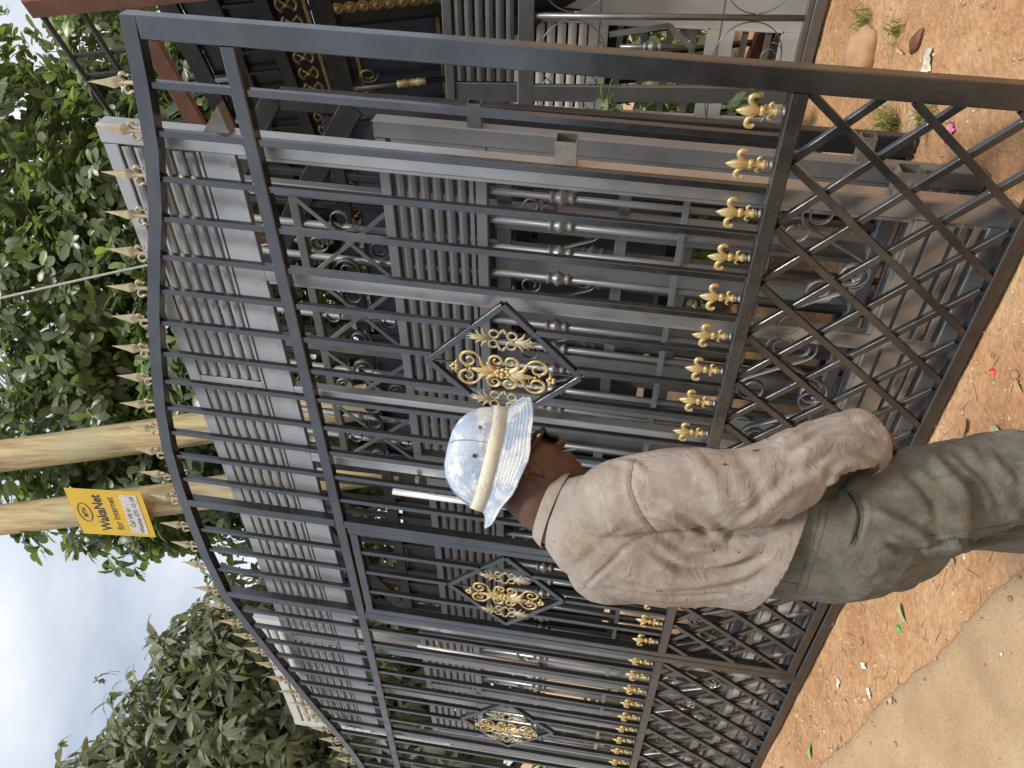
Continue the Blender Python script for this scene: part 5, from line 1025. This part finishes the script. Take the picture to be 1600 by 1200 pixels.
def hat_rings(prof, name, material, parent, wob=0.0, n=48, cap_top=False):
    V = []; Fc = []
    for i, (rs, rf, z, wv) in enumerate(prof):
        for k in range(n):
            a = 2 * math.pi * k / n; wz = wv * (0.25 * math.sin(2 * a + 0.7) + 2.0 * max(0, -math.sin(a)) ** 1.6 - 0.35 * max(0, math.cos(a)) ** 2 + 0.5 * noise.noise((math.cos(a) * 2.2, math.sin(a) * 2.2, 4.0)) + (0.9 * max(0, math.sin(a)) ** 6)); q = 1 + wob * noise.noise((math.cos(a) * 2, math.sin(a) * 2, z * 14)); V.append(HT(a, rs * q, rf * q, z, wz))
    for i in range(len(prof) - 1):
        for k in range(n): Fc.append((i * n + k, i * n + (k + 1) % n, (i + 1) * n + (k + 1) % n, (i + 1) * n + k))
    if cap_top: Fc.append(tuple((len(prof) - 1) * n + k for k in range(n)))
    o = obj(name, me_from(name, V, Fc, material, True), parent); md = o.modifiers.new('s', 'SOLIDIFY'); md.thickness = 0.0025; md.offset = 1; return o
hat = hat_rings([(0.098, 0.121, -0.012, 0), (0.095, 0.117, 0.02, 0), (0.089, 0.107, 0.045, 0), (0.078, 0.09, 0.066, 0), (0.06, 0.068, 0.083, 0), (0.033, 0.037, 0.093, 0), (0.004, 0.004, 0.095, 0)], 'bucket_hat', M['hat'], None, 0.05, cap_top=True); hat.location = PO
tag(hat, 'pale blue and white tie dye bucket hat with cream band on the man', 'hat')
hat_rings([(0.1018, 0.1252, -0.018, 0), (0.1005, 0.1235, 0.000, 0), (0.0985, 0.1212, 0.013, 0)], 'hat_band', M['hatband'], hat, 0.05)
hat_rings([(0.1, 0.123, -0.014, 0), (0.107, 0.131, -0.027, 0.002), (0.117, 0.143, -0.044, 0.007), (0.127, 0.156, -0.06, 0.016), (0.134, 0.164, -0.072, 0.022), (0.1345, 0.165, -0.074, 0.022)], 'hat_brim', M['hat'], hat, 0.04)
for q_ in range(7):
    f_ = (q_ + 0.7) / 7.5; rs, rf, z = 0.101 + 0.031 * f_, 0.124 + 0.038 * f_, -0.016 - 0.054 * f_; wv = 0.022 * f_ ** 1.7
    pts = []
    for k in range(49):
        a = 2 * math.pi * k / 48; wz = wv * (0.25 * math.sin(2 * a + 0.7) + 2.0 * max(0, -math.sin(a)) ** 1.6 - 0.35 * max(0, math.cos(a)) ** 2 + 0.5 * noise.noise((math.cos(a) * 2.2, math.sin(a) * 2.2, 4.0)) + (0.9 * max(0, math.sin(a)) ** 6)); qq = 1 + 0.04 * noise.noise((math.cos(a) * 2, math.sin(a) * 2, z * 14)); pts.append(HT(a, (rs + 0.0015) * qq, (rf + 0.0015) * qq, z, wz + 0.002))
    v, f = tube(pts, 0.0005, 5, None, False); obj('brim_stitching', me_from('brim_stitching', v, f, simple('hat_stitch', (0.45, 0.5, 0.56), 0.9), True), hat)
for a in (0.35, -0.25):
    c = HT(a, 0.0915, 0.111, 0.036); n_ = (HRt * math.cos(a) + HFt * math.sin(a)).normalized(); v, f = lathe([(0.0045, 0), (0.0048, 0.0045), (0.003, 0.005), (0.0022, 0.003)], 12, n_, c + n_ * 0.0005); obj('eyelet', me_from('eyelet', v, f, simple('dark_eyelet', (0.05, 0.05, 0.05), 0.4), True), hat)
for a in (0.05, math.pi * 0.5, math.pi, -math.pi * 0.5):
    p = [HT(a, rs, rf, z) for rs, rf, z in ((0.0985, 0.121, 0.016), (0.0925, 0.1105, 0.045), (0.0812, 0.0935, 0.0665), (0.063, 0.071, 0.0845), (0.036, 0.04, 0.0955))]; v, f = tube(smooth_path(p, 12), 0.0014, 6); obj('hat_seam', me_from('hat_seam', v, f, simple('hat_thread', (0.2, 0.26, 0.36), 0.9), True), hat)
# glasses
gm = simple('black_acetate', (0.012, 0.012, 0.013), 0.25); gl = thing('sunglasses', 'black framed glasses worn by the man in the bucket hat', 'glasses', Matrix.Translation(PO))
for sg in (1, -1):
    v, f = tube(smooth_path([HH(0.095, sg * 0.066, 0.004), HH(0.04, sg * 0.078, 0.003), HH(-0.008, sg * 0.083, 0.004), HH(-0.022, sg * 0.083, -0.014)], 12), 0.0048, 8, (HU, 1.5)); obj('temple_arm', me_from('temple_arm', v, f, gm, True), gl)
    rim = [HH(0.104 - 0.012 * abs(math.cos(a)) ** 2, sg * (0.035 + 0.028 * math.cos(a)), -0.012 + 0.021 * math.sin(a)) for a in np.linspace(0, 2 * math.pi, 25)]; v, f = tube(rim, 0.004, 8, None, False); obj('rim', me_from('rim', v, f, gm, True), gl)
    obj('lens', me_from('lens', rim[:-1], [tuple(range(24))], simple('dark_lens', (0.01, 0.01, 0.012), 0.08)), gl)
v, f = tube([HH(0.106, 0.009, 0.002), HH(0.109, 0, 0.004), HH(0.106, -0.009, 0.002)], 0.0035, 8); obj('bridge', me_from('bridge', v, f, gm, True), gl)
v, f = prism(HH(0.078, 0.0765, 0.0045), HH(0.068, 0.0785, 0.0045), 0.006, 0.003, HU); obj('hinge_emblem', me_from('hinge_emblem', v, f, M['gold']), gl)
